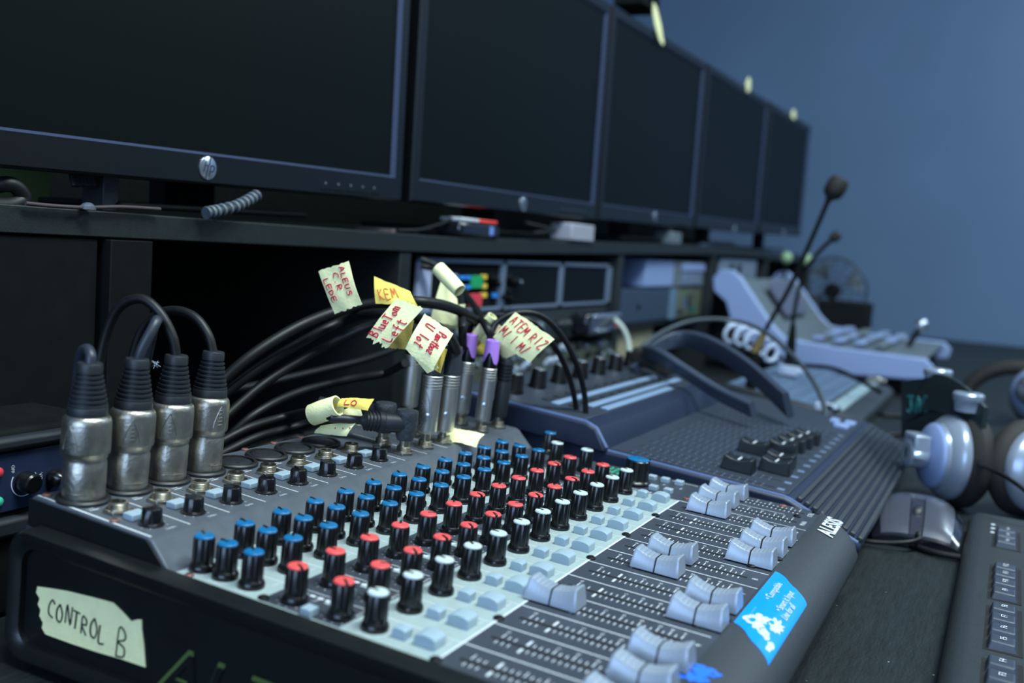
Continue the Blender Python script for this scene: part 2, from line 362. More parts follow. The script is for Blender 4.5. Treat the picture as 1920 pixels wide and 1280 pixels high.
# main panel, pale field, dark aux strip
m = MB(); m.box(-141,78,1.5,349,-.28,0); build(m, 'top_panel', panel_m, MX, smooth=False)
m = MB(); m.prism([(-128,1.8),(-84,1.8),(-84,300),(-128,300)], 'z', 0.01, .12); m.prism([(-44,1.8),(-1.2,1.8),(-1.2,299),(-44,299)], 'z', 0.01, .12)
m.prism([(-84,1.8),(-44,1.8),(-44,4),(-84,4)], 'z', 0.01, .12)
for i in range(12): m.prism([(-63,25*i+19),(-57,25*i+19),(-57,25*i+24.5),(-63,25*i+24.5)], 'z', .01, .12)
build(m, 'pale_field', light_m, MX, smooth=False)
# raised jack field
def zr(x): return 12.2 + (-x-141)*.025
m = MB(); pr = [(-216,-2),(-217,zr(-214)-3),(-213,zr(-213)),(-142.5,zr(-142)),(-140,zr(-141)-.8),(-128,.05),(-128,-2)]
m.prism(pr, 'y', 0, 349); build(m, 'jack_field', raised_m, MX, bevel=.7)
m = MB(); m.prism([(-215.5,0),(-215.5,zr(-214)-1.5),(-142,zr(-142)-1),(-129.5,.2)], 'y', -.9, 0.05); build(m, 'jack_field_side', end_m, MX, smooth=False)
# printed lines, scales and captions
m = MB()
def ln(x0, x1, y0, y1, z=.14): m.add([(x0,y0,z),(x1,y0,z),(x1,y1,z),(x0,y1,z)], [(0,1,2,3)])
def txt(s, size, x, y, z=.14): m.text(s, size, (x,y,z), (0,1,0), (-1,0,0), .02)
ln(-1.2,-.2,1.8,300); ln(-1.2,78,299.6,300.5)
for i in range(13):
    y = 25*i; ln(0, 78 if i > 6 else 76, y-.35, y+.35)
    if i < 12: ln(-128,-84, y+24.6, y+25); ln(-44,-1.2,y+24.6,y+25)
for i in range(14):
    yc = 12.5+25*i if i < 12 else (314 if i == 12 else 338.5)
    xs = [8.6+k*2.75 for k in range(22)]
    for k, x in enumerate(xs):
        if k == 3: continue
        big = k in (0, 3, 4, 8, 11, 14, 17, 19, 21)
        if k == 4: ln(x-.55,x+.55,yc-6.2,yc-1.8); ln(x-.55,x+.55,yc+1.8,yc+7); continue
        ln(x-.22,x+.22,yc-4.6,yc-1.8); ln(x-.22,x+.22,yc+1.8,yc+(6.4 if big else 4.6))
        if big and i > 0: txt({0:'10',8:'5',11:'10',14:'20',17:'30',19:'40',21:'∞'}.get(k,'5'), 2.3, x+.7, yc+8.2)
    cap = [str(k+1) for k in range(8)]+['9/10','11/12','13/14','15/16','MAIN','CTRL']
    txt(cap[i], 4.2, 75.2, yc+.5)
# knob scales and tiny captions
for i in range(12):
    yc = 12.5+25*i
    for x in (-122.5,-109.5,-95.5,-72.5,-50,-33.3):
        for k in range(9):
            a = math.radians(-135+k*33.75); c, s_ = math.cos(a), math.sin(a)
            r0, r1 = 6.6, 7.4; p = Vector((x,yc,.14)); d = Vector((-c, s_, 0)); q = Vector((s_, c, 0))*.18
            m.add([p+d*r0-q, p+d*r0+q, p+d*r1+q, p+d*r1-q], [(0,1,2,3)])
    for x, s_ in ((-116.3,'HI'),(-102.5,'MID'),(-88.6,'LOW'),(-66,'AUX A'),(-44.9,'AUX B'),(-27.2,'PAN')): txt(s_, 1.9, x, yc+8 if s_ in ('HI',) else yc+8)
    for k in range(5): ln(-80+k*4,-77.2+k*4, yc+8.5, yc+10.2)
    ln(-82,-47,25*i+.3,25*i+.7)
    txt('MUTE', 1.7, -26, yc+7.2); txt('SOLO', 1.7, -4, yc+8.6)
# captions on the jack field
def lr(x0,x1,y0,y1): m.add([(x0,y0,zr(x0)+.06),(x1,y0,zr(x1)+.06),(x1,y1,zr(x1)+.06),(x0,y1,zr(x0)+.06)], [(0,1,2,3)])
lr(-213,-142,1.2,2.2)
for i in range(1, 12): lr(-184 if i < 9 else -200,-143,25*i-.3,25*i+.3)
for i in range(8):
    yc = 12.5+25*i; lr(-167.5,-159.5,yc+5.6,yc+6.0); lr(-183,-182.4,yc-8,yc-3)
    m.text('GAIN', 2.2, (-144.2,yc+3,zr(-144)+.06), (0,1,0), (-1,0,0), .02); m.text('LINE', 1.9, (-184,yc-6,zr(-184)+.06), (0,1,0), (-1,0,0), .02)
    for k in range(9):
        a = math.radians(-135+k*33.75); p = Vector((-153.5,yc,zr(-153)+.06)); d = Vector((-math.cos(a),math.sin(a),0)); q = Vector((math.sin(a),math.cos(a),0))*.16
        m.add([p+d*6.2-q,p+d*6.2+q,p+d*7.2+q,p+d*7.2-q], [(0,1,2,3)])
# master section print
for x, y in ((-60,306),(-60,320),(-60,332),(-20,303),(-20,318),(-20,331),(-8,303),(-8,330)): txt('MIX' if x > -30 else 'AUX', 2.2, x, y)
ln(-108,-20,302.5,303.1); ln(-20,-2,346,346.6); ln(0,60,325.8,326.3)
build(m, 'panel_print', print_m, MX, smooth=False)
# fader slots
for i in range(14):
    yc = 12.5+25*i if i < 12 else (314 if i == 12 else 338.5)
    s_ = MB(); s_.box(5,70,yc-.85,yc+.85,-.2,.16); build(s_, 'fader_slot', slot_m, MX, smooth=False)
# knobs: one of each kind, copied with their caps and pointers
def make_knob(x, y, capm, r=4.75, h=15.2, name='rotary_knob', label=None):
    k = MB(); k.lathe((0,0,0), [(r*1.16,0),(r*1.2,1.4),(r*1.12,2.6),(r*.98,3.4)], 40)
    k.lathe((0,0,0), [(r*.99,3.4),(r*.96,h-1.2),(r*.88,h-.6)], 32, flute=.07)
    o = build(k, name, knob_m, MX, loc=(x,y,0), label=label)
    c = MB(); c.lathe((0,0,0), [(r*.86,h-.9),(r*.89,h-.2),(r*.8,h+.35),(r*.4,h+.55)], 28); build(c, 'knob_cap', capm, o)
    p = MB(); p.box(-r*.97,r*.02,-.6,.5,h-.6,h+.8); build(p, 'knob_pointer', knob_m, o, bevel=.15)
    return o
rk = random.Random(3)
def turn(o, a): o.rotation_euler = (0,0,math.radians(a))
for x, cm, nm, amp in ((-122.5,kblue_m,'blue capped knob',18),(-109.5,kblue_m,None,22),(-95.3,kblue_m,None,26),(-72.5,kred_m,'red capped knob',0),(-49.5,kred_m,None,0),(-33.3,kwhite_m,'pale capped knob',22)):
    lab = 'blue capped knob' if cm is kblue_m else 'red capped knob' if cm is kred_m else 'pale capped knob'
    base = make_knob(x, 12.5, cm, label=lab)
    for i in range(12):
        o = base if i == 0 else copyc(base, MX, (x, 12.5+25*i, 0))
        turn(o, rk.choice((-10,-60,150,-130,140,-75)) if cm is kred_m else rk.uniform(-amp, amp)-25)
for x, y, cm, r, h in ((-113,344.5,kblue_m,4.75,15.2),(-95.9,318.8,kwhite_m,4.75,15.2),(-73.2,318,kwhite_m,4.75,15.2),(-36,316.5,kblue_m,8.2,17)):
    o = make_knob(x, y, cm, r, h, label='large blue master knob' if r > 6 else None); turn(o, -150)
base = None
for i in range(8):
    if base is None:
        k = MB(); k.lathe((0,0,0), [(5.6,0),(5.7,.6),(4.9,1.2)], 30); k.lathe((0,0,0), [(4.7,1.2),(4.3,7),(3.9,7.5)], 30, flute=.06)
        base = build(k, 'trim_knob', knob_m, MX, loc=(-153.5,12.5,zr(-153.5)))
        p = MB(); p.box(-4.4,.5,-.45,.45,7.2,8.1); build(p, 'knob_pointer', knob_m, base, bevel=.15); o = base
    else: o = copyc(base, MX, (-153.5,12.5+25*i,zr(-153.5)))
    turn(o, rk.choice((20,-40,60,-20,110)))
# push buttons
def rep(name, mb, mt, pts, bevel=.4, label=None):
    o = build(mb, name, mt, MX, loc=pts[0], bevel=bevel, label=label); out = [o]
    for p in pts[1:]: out.append(copyc(o, MX, p))
    return out
k = MB(); k.box(-3.1,3.1,-4.4,4.4,0,3.1)
rep('push_button', k, btn_m, [(-163.4,12.5+25*i,zr(-163)) for i in range(8)], .5)
k = MB(); k.prism([(-3.1,0),(3.1,0),(3.1,3.9),(1.5,4.5),(-1.5,4.5),(-3.1,3.9)], 'y', -2.9, 2.9)
rep('push_button', k, btn_m, [(-21.2,25*i+13.3,0) for i in range(12)], .35)
k = MB(); k.prism([(-4.8,0),(4.8,0)]+[(4.8*math.cos(math.radians(a)), 3.6+1.7*math.sin(math.radians(a))) for a in range(0,181,20)], 'y', -4.2, 4.2)
rep('push_button', k, btn_m, [(-9.6,25*i+14.5,0) for i in range(12)], .3, 'wide push button with a domed top')
k = MB(); k.box(-2.6,2.6,-2.8,2.8,0,3.4)
rep('push_button', k, btn_m, [(-60,25*i+6,0) for i in range(12)], .35)
k = MB(); k.box(-2.7,2.7,-2.8,2.8,0,3.2)
rep('push_button', k, btn_m, [(x,y,0) for x,y in ((-41,337),(-31.3,337),(-22.4,338),(-12.9,339),(-21.8,311.5),(-11.9,312))], .4)
k = MB(); k.lathe((0,0,0), [(.9,0),(.9,.7),(.4,1)], 10)
rep('indicator_light', k, mat('led_red', (190,60,80), .3), [(-14.8,25*i+18.2,0) for i in range(12)], 0)
k = MB(); k.lathe((0,0,0), [(.9,0),(.9,.7),(.4,1)], 10)
rep('indicator_light', k, mat('led_green', (60,190,140), .3), [(-62+4*a,330+4.2*b,0) for a in range(5) for b in range(4)], 0)
# screws
def screw(x, y, z, mt, r=2.5):
    k = MB(); k.lathe((0,0,0), [(r,0),(r*.96,.7),(r*.6,1.3)], 18); o = build(k, 'screw', mt, MX, loc=(x,y,z))
    k = MB(); k.box(-1.2,1.2,-.3,.3,1.25,1.36); k.box(-.3,.3,-1.2,1.2,1.25,1.36); build(k, 'screw_slot', slot_m, o, smooth=False)
for y in (5,55,104.8,154.6,205,255): screw(-1,y,0,screw_m)
for x, y in ((76,124.5),(76,230.5),(75.6,347),(67.5,206.5),(67.5,108),(67.5,328)): screw(x,y,0,screw_m)
screw(-83.5,6.5,0,screw_m); screw(-121,3.6,0,rust_m,2.1); screw(55,345.5,0,rust_m); screw(2,308,0,rust_m)
for x, y in ((-166,3.4),(-210,4),(-212,112),(-212,137),(-212,162),(-212,187),(-212,212)): screw(x,y,zr(x),rust_m,2.2)
# jacks and XLR sockets
def jack(x, y):
    k = MB(); k.lathe((0,0,0), [(6.7,0),(6.7,1.5),(6.2,1.9)], 6); j = build(k, 'jack_socket', nut_m, MX, loc=(x,y,zr(x)), bevel=.3)
    pr = [(4.4,1.9)]
    for q in range(4): pr += [(4.4,2.1+q*.75),(3.9,2.5+q*.75)]
    k = MB(); k.lathe((0,0,0), pr+[(4.1,5.3),(3.1,5.3),(3.0,2)], 24, caps=False); build(k, 'threaded_collar', nut_m, j)
    k = MB(); k.lathe((0,0,0), [(3.0,1.9),(3.0,2.3)], 20); build(k, 'socket_hole', slot_m, j)
    return j
JK = [(-174,12.5+25*i) for i in range(8)]+[(-152.5,212.5),(-171.5,217),(-152.5,237.5),(-173.5,262),(-151.5,258.5),(-152,287),(-152.5,312.5),(-172.5,318),(-206,300),(-151.5,336)]
for x, y in JK: jack(x, y)
def xsock(y):
    x = -196.5; k = MB(); k.lathe((0,0,0), [(12,0),(12,1.1),(11.2,1.9),(9.7,1.9),(9.5,.7)], 40, caps=False)
    o = build(k, 'balanced_socket', mat('socket_plastic', (22,24,26), .5), MX, loc=(x,y,zr(x)))
    k = MB(); k.lathe((0,0,0), [(9.6,.1),(9.6,.5),(8.6,.5),(8.5,.3)], 36); build(k, 'socket_well', slot_m, o)
    k = MB(); k.lathe((0,0,0), [(8.3,.3),(8.3,1.3),(7.9,1.6)], 36); build(k, 'socket_insert', rubber_m, o)
    k = MB()
    for a in (90,210,330): k.lathe((3.6*math.cos(math.radians(a)),3.6*math.sin(math.radians(a)),1.55), [(1.3,0),(1.3,.12)], 12)
    k.box(-7.4,-5.6,-2,2,1.5,1.75); build(k, 'pin_hole', slot_m, o)
for i in range(8): xsock(12.5+25*i)
# maker name and stickers on the front lip
def zl(x):
    for (a,za),(b,zb) in zip(LIP, LIP[1:]):
        if a <= x <= b: return za+(zb-za)*(x-a)/(b-a)
    return 0
m = MB(); m.text('*ALESIS', 13.5, (93,324,-1.8+.75), (0,1,0), Vector((-10,0,1.8)), 0)
m.v = [(p[0], 324+(p[1]-324)*1.06, p[2]) for p in m.v]
build(m, 'maker_lettering', print_m, MX, smooth=False)
rs = random.Random(5)
def patch(y0, y1, x0, x1, skew, dz):
    def fn(u, v):
        s = x0+(x1-x0)*v; 
        # walk along the lip by arc so the sticker bends over the edge
        x, z = lipwalk(s); return (x+ .0, y0+(y1-y0)*u+skew*v+ (1.2*math.sin(9*v) if u in (0,1) else 0), z+dz)
    return fn
def lipwalk(s):
    if s <= 78: return s, 0
    d = s-78
    for (a,za),(b,zb) in zip(LIP, LIP[1:]):
        L = math.hypot(b-a, zb-za)
        if d <= L: return a+(b-a)*d/L, za+(zb-za)*d/L
        d -= L
    return LIP[-1]
m = MB(); m.surf(patch(124,209,79.5,101.5,-21,.18), 14, 16, .12, (0,0,1)); st = build(m, 'sticker', sticker_m, MX, label='bright blue torn product sticker with white text')
m = MB()
for s_, xx, yy, sz in (('• Compatible', 86, 178, 5.2), ('• Smart it Input', 93, 172, 5.0), ('Line for all', 97, 163, 5.0), ('www. · · · ·', 84, 139, 4.2)):
    a0_ = lipwalk(xx+.5); a1_ = lipwalk(xx-sz*.75); m.text(s_, sz, (a0_[0]+.35, yy, a0_[1]+.55), (0,1,0), (a1_[0]-a0_[0],0,a1_[1]-a0_[1]), 0)
build(m, 'sticker_text', print_m, st, smooth=False)
def blotch(cx, cy, rx, ry, n, seed, dz):
    r2 = random.Random(seed); v = []; 
    c = lipwalk(cx); ring = []
    for k in range(n):
        a = 2*math.pi*k/n; q = r2.uniform(.55,1.15); x, z = lipwalk(cx+rx*q*math.cos(a)); ring.append((x, cy+ry*q*math.sin(a), z+dz))
    return [(c[0],cy,c[1]+dz)]+ring, [(0,k+1,(k+1)%n+1) for k in range(n)]
m = MB(); m.add(*blotch(88,134,6,11,30,2,.3)); m.add(*blotch(95,141,5,8,26,9,.3)); m.add(*blotch(93,126,3.5,6,18,4,.3)); m.add(*blotch(98,118,2,5,12,5,.3))
build(m, 'torn_sticker_backing', mat('torn_paper', (186,200,196), .8, vary=.15, vscale=400), st, smooth=False)
m = MB(); m.add(*blotch(83,66,7,6,24,11,.2)); m.add(*blotch(80,58,8,5,22,12,.2)); build(m, 'sticker_scrap', mat('sticker_scrap_blue', (40,110,225), .4), MX, smooth=False, label='torn scrap of a blue sticker')
# faders
CAPX = [67,67.5,66.3,9.5,66.3,66.3,31.3,30.7,65.9,66.2,66,21.9,20.3,20.3]
def make_cap(x, y):
    L, Wd, H = 11.4, 5.4, 11.2
    def top(u):                 # saddle along x, crowned ends
        t = abs(u); return 7.6+3.4*t*t
    S = 44; xs = [-1+2*k/S for k in range(S+1)]
    k = MB(); vs = []
    for q, u in enumerate(xs):
        x_ = u*L; zt = top(u); xb = u*(L+.9)
        rib = .22 if (q % 4 == 0 and abs(u) < .9) else 0
        if abs(u) > .93: zt -= .9*(abs(u)-.93)/.07
        vs += [(xb,-Wd-.9,.9),(xb,-Wd-.7,2.6),(x_,-Wd+.55,zt-1.0),(x_*.99,-Wd+1.3,zt-.15-rib),(x_*.99,0,zt+.1-rib),(x_*.99,Wd-1.3,zt-.15-rib),(x_,Wd-.55,zt-1.0),(xb,Wd+.7,2.6),(xb,Wd+.9,.9)]
    n = 9; fs = [(j*n+i, (j+1)*n+i, (j+1)*n+i+1, j*n+i+1) for j in range(S) for i in range(n-1)]
    fs += [tuple(range(n)), tuple(S*n+i for i in reversed(range(n)))]+[(j*n+8,(j+1)*n+8,(j+1)*n,j*n) for j in range(S)]
    k.add(vs, fs); o = build(k, 'fader_cap', cap_m, MX, loc=(x,y,0))
    k = MB(); 
    k.prism([(-Wd-.98,.9),(-Wd-.78,2.6),(-Wd+.45,6.75),(-Wd+1.2,7.72),(Wd-1.2,7.72),(Wd-.45,6.75),(Wd+.78,2.6),(Wd+.98,.9)], 'x', -.38, .38); build(k, 'centre_line', slot_m, o)
    k = MB(); k.box(-6,6,-.7,.7,-.15,2); build(k, 'fader_stem', slot_m, o)
    return o
cap0 = make_cap(CAPX[0], 12.5)
for i in range(1, 14): copyc(cap0, MX, (CAPX[i], 12.5+25*i if i < 12 else (314 if i == 12 else 338.5), 0))
# feet
for x, y in ((-190,20),(-190,330),(70,20),(70,330)):
    k = MB(); zb = (-52+x*math.sin(TH))/math.cos(TH); k.lathe((0,0,0), [(7,zb+.6),(8,-45 if x > 0 else -50)], 20); build(k, 'foot', rubber_m, MX, loc=(x,y,0))
# ---------------- balanced plugs with ribbed boots ----------------
def xlr(y, label, path, rz):
    b = mw((-196.5, y, zr(-196.5)+.7))
    t = thing('microphone_plug', label, 'plug', b, 'ribbed metal plugs at the near end of the mixer', (0, TH, rz))
    m = MB(); m.lathe((0,0,0), [(9.0,0),(9.4,1),(9.4,17.5),(9.1,18),(9.1,19.2),(9.5,19.6),(9.6,21),(10.5,22),(10.7,23),(10.6,35.5),(10.1,38),(9.0,39.2),(8.2,39.4)], 48)
    s = build(m, 'metal_shell', nickel_m, t)
    m = MB()
    for a0 in (-62, 118):
        for k in (-1, 1):
            P = []
            for q in range(9):
                u = q/8; ang = math.radians(a0)+k*.34*(1-u**1.6); P.append((10.75*math.cos(ang), 10.75*math.sin(ang), 24.5+11*u))
            m.tube(P, .32, 6, 1)
        for q in range(5):
            ang = math.radians(a0); m.obox((10.8*math.cos(ang),10.8*math.sin(ang),25.8+q*1.9), (math.cos(ang)*.5,math.sin(ang)*.5,0), (-math.sin(ang)*(2.4-.3*q),math.cos(ang)*(2.4-.3*q),.4), (0,0,.6))
    build(m, 'embossed_emblem', nickel_m, s)
    m = MB(); cyl = []
    
    a0 = math.radians(-40); m.surf(lambda u,v: (9.5*math.cos(a0+(u-.5)*.95), 9.5*math.sin(a0+(u-.5)*.95), 3.7+.6*v), 8, 1, .2, (0,0,0)) if 0 else None
    for q in range(8):
        a = a0+(q/7-.5)*1.0; m.obox((9.45*math.cos(a),9.45*math.sin(a),4.2), (.4*math.cos(a),.4*math.sin(a),0), (-1.5*math.sin(a),1.5*math.cos(a),0), (0,0,.5))
    build(m, 'maker_stamp', nut_m, s, smooth=False)
    pr = [(8.7,39.2),(8.8,40),(8.7,43)]
    for q in range(7):
        z = 43.4+q*2.15; r = 8.6-q*.42; pr += [(r-.1,z),(r,z+.35),(r-.1,z+1.1),(r-1.1,z+1.25),(r-1.15,z+1.95)]
    pr += [(5.7,58.6),(5.6,62.2),(5.2,63),(3.6,63.1)]
    m = MB(); m.lathe((0,0,0), pr, 40); build(m, 'strain_relief_boot', rubber_m, t)
    inv = Matrix.Rotation(-rz, 3, 'Z')
    m = MB(); m.tube([inv @ Vector(p) for p in path], 2.5, 12, 8); build(m, 'cable', cable_m if y > 40 else mat('cord_slate', (40,46,56), .45), t)
    return t
xlr(12.5, 'leftmost of the four ribbed metal plugs, nearest the camera, cord bent short behind', [(0,0,61),(-1,1,66),(-6,3,68),(-12,5,64),(-17,8,50),(-24,12,10),(-40,18,-30)], math.radians(-18))
xlr(37.5, 'second ribbed metal plug from the left, worn grey cord rising above it', [(0,0,61),(1.5,1,68),(3,4,76),(1,9,81),(-8,16,76),(-18,22,50),(-30,30,0)], math.radians(22))
xlr(62.5, 'third ribbed metal plug from the left, its cord in a tall arch leftwards', [(0,0,61),(-3,-1,72),(-11,-3,83),(-22,-5,88),(-34,-7,82),(-41,-8,66),(-44,-9,40),(-46,-8,0),(-52,-4,-40)], math.radians(14))
xlr(87.5, 'rightmost ribbed metal plug, farthest of the four, its cord arching left behind', [(0,0,61),(-4,-1,71),(-13,-2,79),(-26,-3,81),(-40,-4,76),(-50,-5,60),(-56,-5,20),(-60,-4,-30)], math.radians(52))
# ---------------- jack plugs ----------------
def plug(x, y, label, kind, top=None, group='straight metal jack plugs in the jack field', nose=0, up=0):
    b = mw((x, y, zr(x)+2.8+up)); t = thing('jack_plug', label, 'plug', b, group, (0, TH+(top or 0), 0))
    m = MB(); m.lathe((0,0,0), [(3.0,-2),(3.0,5.5),(3.6,6)], 20); build(m, 'plug_tip', nut_m, t)
    if kind == 'black':
        m = MB(); pr = [(5.2,5.5),(5.6,7),(5.6,30)]
        for q in range(6): pr += [(5.3,31+q*2.6),(5.3,32.2+q*2.6),(4.6,32.4+q*2.6),(4.6,33.2+q*2.6)]
        m.lathe((0,0,0), pr+[(4,48)], 28); build(m, 'plug_body', rubber_m, t)
        z0 = 48
    else:
        kk = .84 if kind == 'purple' else .96
        m = MB(); pr = [(5.6,5.5),(6.5,6.6),(6.6,8),(6.6,35.2)]
        for q in range(4): pr += [(6.1,35.5+q*1.9),(6.1,36.0+q*1.9),(6.75,36.3+q*1.9),(6.75,37.0+q*1.9)]
        m.lathe((0,0,0), [(a_*kk, b_) for a_, b_ in pr+[(6.4,43),(6.2,43.3)]], 36); s = build(m, 'plug_body', satin_m, t)
        if kind != 'plain':
            a = math.radians(-62); m = MB(); m.lathe((6.3*math.cos(a),6.3*math.sin(a),17.5), [(2.0,0),(2.0,.45),(1.7,.6)], 24, (math.cos(a),math.sin(a),0)); build(m, 'round_mark', chrome_m, s)
        m = MB(); m.lathe((0,0,0), [(a_*kk, b_) for a_, b_ in ([(6.4,43),(6.3,49),(6.0,60),(5.6,62),(3.0,62.3)] if kind != 'purple' else [(6.2,43),(6.0,49),(5.0,56),(4.4,58)])], 32); bt = build(m, 'boot', mat('boot_soft_black', (48,54,62), .4) if kind == 'dots' else rubber_m if kind == 'emboss' else knob_m, t)
        z0 = 62
        if kind == 'purple':
            def rr(z): return 5.5 if z < 50 else 5.5-(z-50)*.06
            seg = 48; vs = []; lo = []
            for i in range(seg):
                a_ = 2*math.pi*i/seg; w = .5+.5*math.cos(3*a_+.9); zb = 46.5+8.0*(1-w)**1.5
                for z in (zb, zb+(63-zb)*.3, zb+(63-zb)*.65, 62.6): vs.append(((rr(z)+.02)*math.cos(a_), (rr(z)+.02)*math.sin(a_), z))
                vs.append((4.3*math.cos(a_), 4.3*math.sin(a_), 63)); vs.append((2.2*math.cos(a_), 2.2*math.sin(a_), 62.6))
            fs = [(i*6+k, ((i+1)%seg)*6+k, ((i+1)%seg)*6+k+1, i*6+k+1) for i in range(seg) for k in range(5)]
            m = MB(); m.add(vs, fs); build(m, 'coloured_ring', purple_m, bt)
        elif kind == 'emboss':
            m = MB(); a0 = math.radians(-112)
            m.text('HICON', 5.2, (10,0,0), (1,0,0), (0,1,0), 0, center=False)
            m.v = [(6.68*math.cos(a0+y_/6.6), 6.68*math.sin(a0+y_/6.6), x_) for x_, y_, _ in m.v]
            P = [(6.68*math.cos(a0+.62*math.sin(math.pi*q/10)+.35), 6.68*math.sin(a0+.62*math.sin(math.pi*q/10)+.35), 9+q*2.5) for q in range(11)]
            m.tube(P, .18, 6, 1); build(m, 'embossed_lettering', chrome_m, s)
        elif kind == 'dots':
            m = MB()
            for q in range(17):
                u = q/16*2-1; a_ = math.radians(-62)+u*.62; z = 45.5+9*abs(u)**1.5; r = 6.35-(max(0,z-49)*.1); m.ellipsoid((r*math.cos(a_), r*math.sin(a_), z), .22,.22,.28, 6, 4)
            build(m, 'raised_dots', greycable_m, bt)
    return t
plug(-151.5, 258.5, 'steel jack plug with black cap nearest the camera, second from left in front row', 'dots', math.radians(.5))
plug(-152.5, 237.5, 'steel jack plug with raised lettering on its side, under the Right label tag', 'emboss', math.radians(1), up=1.5)
plug(-152.5, 312.5, 'metal jack plug with purple ring, right one of the two', 'purple', math.radians(1.5))
plug(-172.5, 318, 'metal jack plug with purple ring, left one partly hidden behind the other', 'purple', math.radians(.5))
plug(-206, 300, 'dull metal jack plug at the back left, half hidden behind the other plugs', 'plain', math.radians(0))
plug(-151.5, 336, 'black ribbed jack plug at the far end of the jack field', 'black', math.radians(2))
def angled(x, y, label, tail, up=0):
    b = mw((x, y, zr(x)+2.8)); t = thing('angled_jack_plug', label, 'plug', b, 'black right angle jack plugs', (0, TH, 0))
    m = MB(); m.lathe((0,0,0), [(3.2,-1),(3.2,6.5)], 20); build(m, 'plug_tip', nut_m, t)
    m = MB(); m.lathe((0,0,0), [(5.0,6),(6.0,9),(6.9,21),(7.0,23),(6.3,24.6)], 28); build(m, 'plug_head', mat('worn_rubber', (52,56,62), .6, bump=.9, scale=900, vary=.4, vscale=500), t)
    d = (Vector(tail)-b); d = (QM.transposed() @ d); st = Vector((0,0,16)); u = (d-st).normalized()
    m = MB(); q = Vector((0,0,1)).rotation_difference(u)
    m.lathe(st, [(6.0,0),(6.0,14),(5.4,15)], 24, u); m.lathe(st, [(5.2,14),(6.1,15),(6.1,17)]+sum([[(6.2,18+2.2*i),(5.2,18.4+2.2*i),(5.2,19.2+2.2*i),(6.1,19.6+2.2*i)] for i in range(4)], [])+[(4,27),(2.6,29)], 24, u); build(m, 'plug_sleeve', rubber_m, t)
    m = MB(); m.tube([st+u*26, st+u*48], 2.6, 12, 1); build(m, 'cable', rubber_m, t)
    return t, st, u
ta = at(628,784,'y',178); tb = at(690,752,'y',190)
angled(-152.5, 212.5, 'black right angle jack plug in front, worn boot and cord in taped roll', ta)
angled(-171.5, 217, 'black right angle jack plug behind the front one, mostly hidden', at(660,765,'y',215))
# ---------------- loose cables ----------------
def cable(label, pts, r=3, mt=cable_m, name='cable', group='black cables running behind the mixer', sub=8):
    P = [p if isinstance(p, Vector) else at(*p) for p in pts]
    m = MB(); m.tube(P, r, 10, sub); o = build(m, name, mt, org=P[0]); tag(o, label, 'cable', group); return o
cable('thick black cable arching highest over the plugs into the silver plug', [(330,800,'x',-262),(395,735,'x',-258),(470,668,'x',-245),(560,612,'x',-232),(640,581,'x',-222),(720,567,'y',252),(790,566,'y',255),(850,578,'y',290),(895,604,'y',330),(928,640,'y',345),(938,690,'y',338)], 3.7)
cable('thick black cable just under the highest one, ending at the Left tag', [(300,842,'x',-262),(380,772,'x',-262),(470,700,'x',-250),(560,645,'x',-240),(640,603,'x',-230),(700,588,'y',240),(760,590,'y',240),(800,605,'y',232),(835,622,'y',240),(850,645,'y',252),(855,660,'y',257)], 3.5)
cable('black cable third from the top in the bundle behind the mixer', [(300,870,'x',-262),(400,800,'x',-258),(500,715,'x',-248),(600,655,'x',-240),(690,612,'y',260),(750,608,'y',262),(785,640,'y',262),(790,680,'y',262)], 3.2)
cable('black cable fourth from the top, low in the dark opening', [(290,905,'x',-262),(400,840,'x',-262),(480,775,'x',-250),(560,735,'x',-245),(650,712,'x',-240),(720,700,'x',-240),(760,680,'y',290)], 3.0)
cable('black cable with a worn spot crossing the middle of the dark opening', [(400,735,'x',-300),(480,722,'x',-300),(600,694,'x',-300),(690,672,'x',-300),(770,640,'x',-300),(850,596,'x',-300),(900,585,'x',-300)], 3.0)
cable('black cable running low to the taped roll from the left', [(300,880,'x',-240),(400,835,'x',-240),(470,800,'x',-236),(540,780,'x',-230),(590,772,'y',178),(628,783,'y',178)], 2.8)
cable('second low black cable passing under the taped roll', [(300,900,'x',-236),(400,858,'x',-236),(480,820,'x',-232),(560,798,'x',-226),(640,775,'y',205),(668,766,'y',212)], 2.8)
cable('lowest black cable lying along the back edge of the mixer', [(300,915,'x',-232),(400,880,'x',-232),(500,838,'x',-228),(590,812,'x',-226),(680,795,'x',-226)], 3.0)
cable('black cable dropping from the rack between two tags, left one', [(790,486,'x',-330),(830,505,'x',-310),(860,550,'x',-260),(866,600,'y',300),(868,650,'y',310)], 3.0)
cable('black cable dropping from the rack beside the rolled tape, right one', [(790,498,'x',-335),(840,512,'x',-310),(880,560,'x',-260),(905,600,'y',330),(925,640,'y',320),(938,690,'y',338),(940,715,'y',336)], 3.0)
cable('thin black cable arching right to the far mixer, outer one', [(916,645,'y',316),(919,630,'y',320),(930,606,'y',326),(962,588,'y',335),(1010,590,'y',348),(1050,625,'y',365),(1080,680,'y',380),(1096,740,'y',395),(1098,800,'y',400),(1092,835,'y',400)], 2.2)
cable('thin black cable arching right to the far mixer, inner one', [(881,638,'y',324),(880,622,'y',328),(890,600,'y',334),(925,590,'y',340),(965,594,'y',345),(1000,605,'y',352),(1040,650,'y',370),(1065,700,'y',385),(1078,750,'y',400),(1084,800,'y',410),(1082,845,'y',405)], 2.2)
cable('black cable lying along the desk left of the mixer', [(0,860,'x',-300),(60,850,'x',-300),(140,815,'x',-290),(220,800,'x',-290),(300,790,'x',-290)], 3.0)
cable('thin pale wire at the lower left edge of the picture', [(0,1122,'z',-51),(10,1118,'z',-51),(40,1105,'z',-51),(90,1080,'z',-51)], 1.0, greycable_m, 'wire')
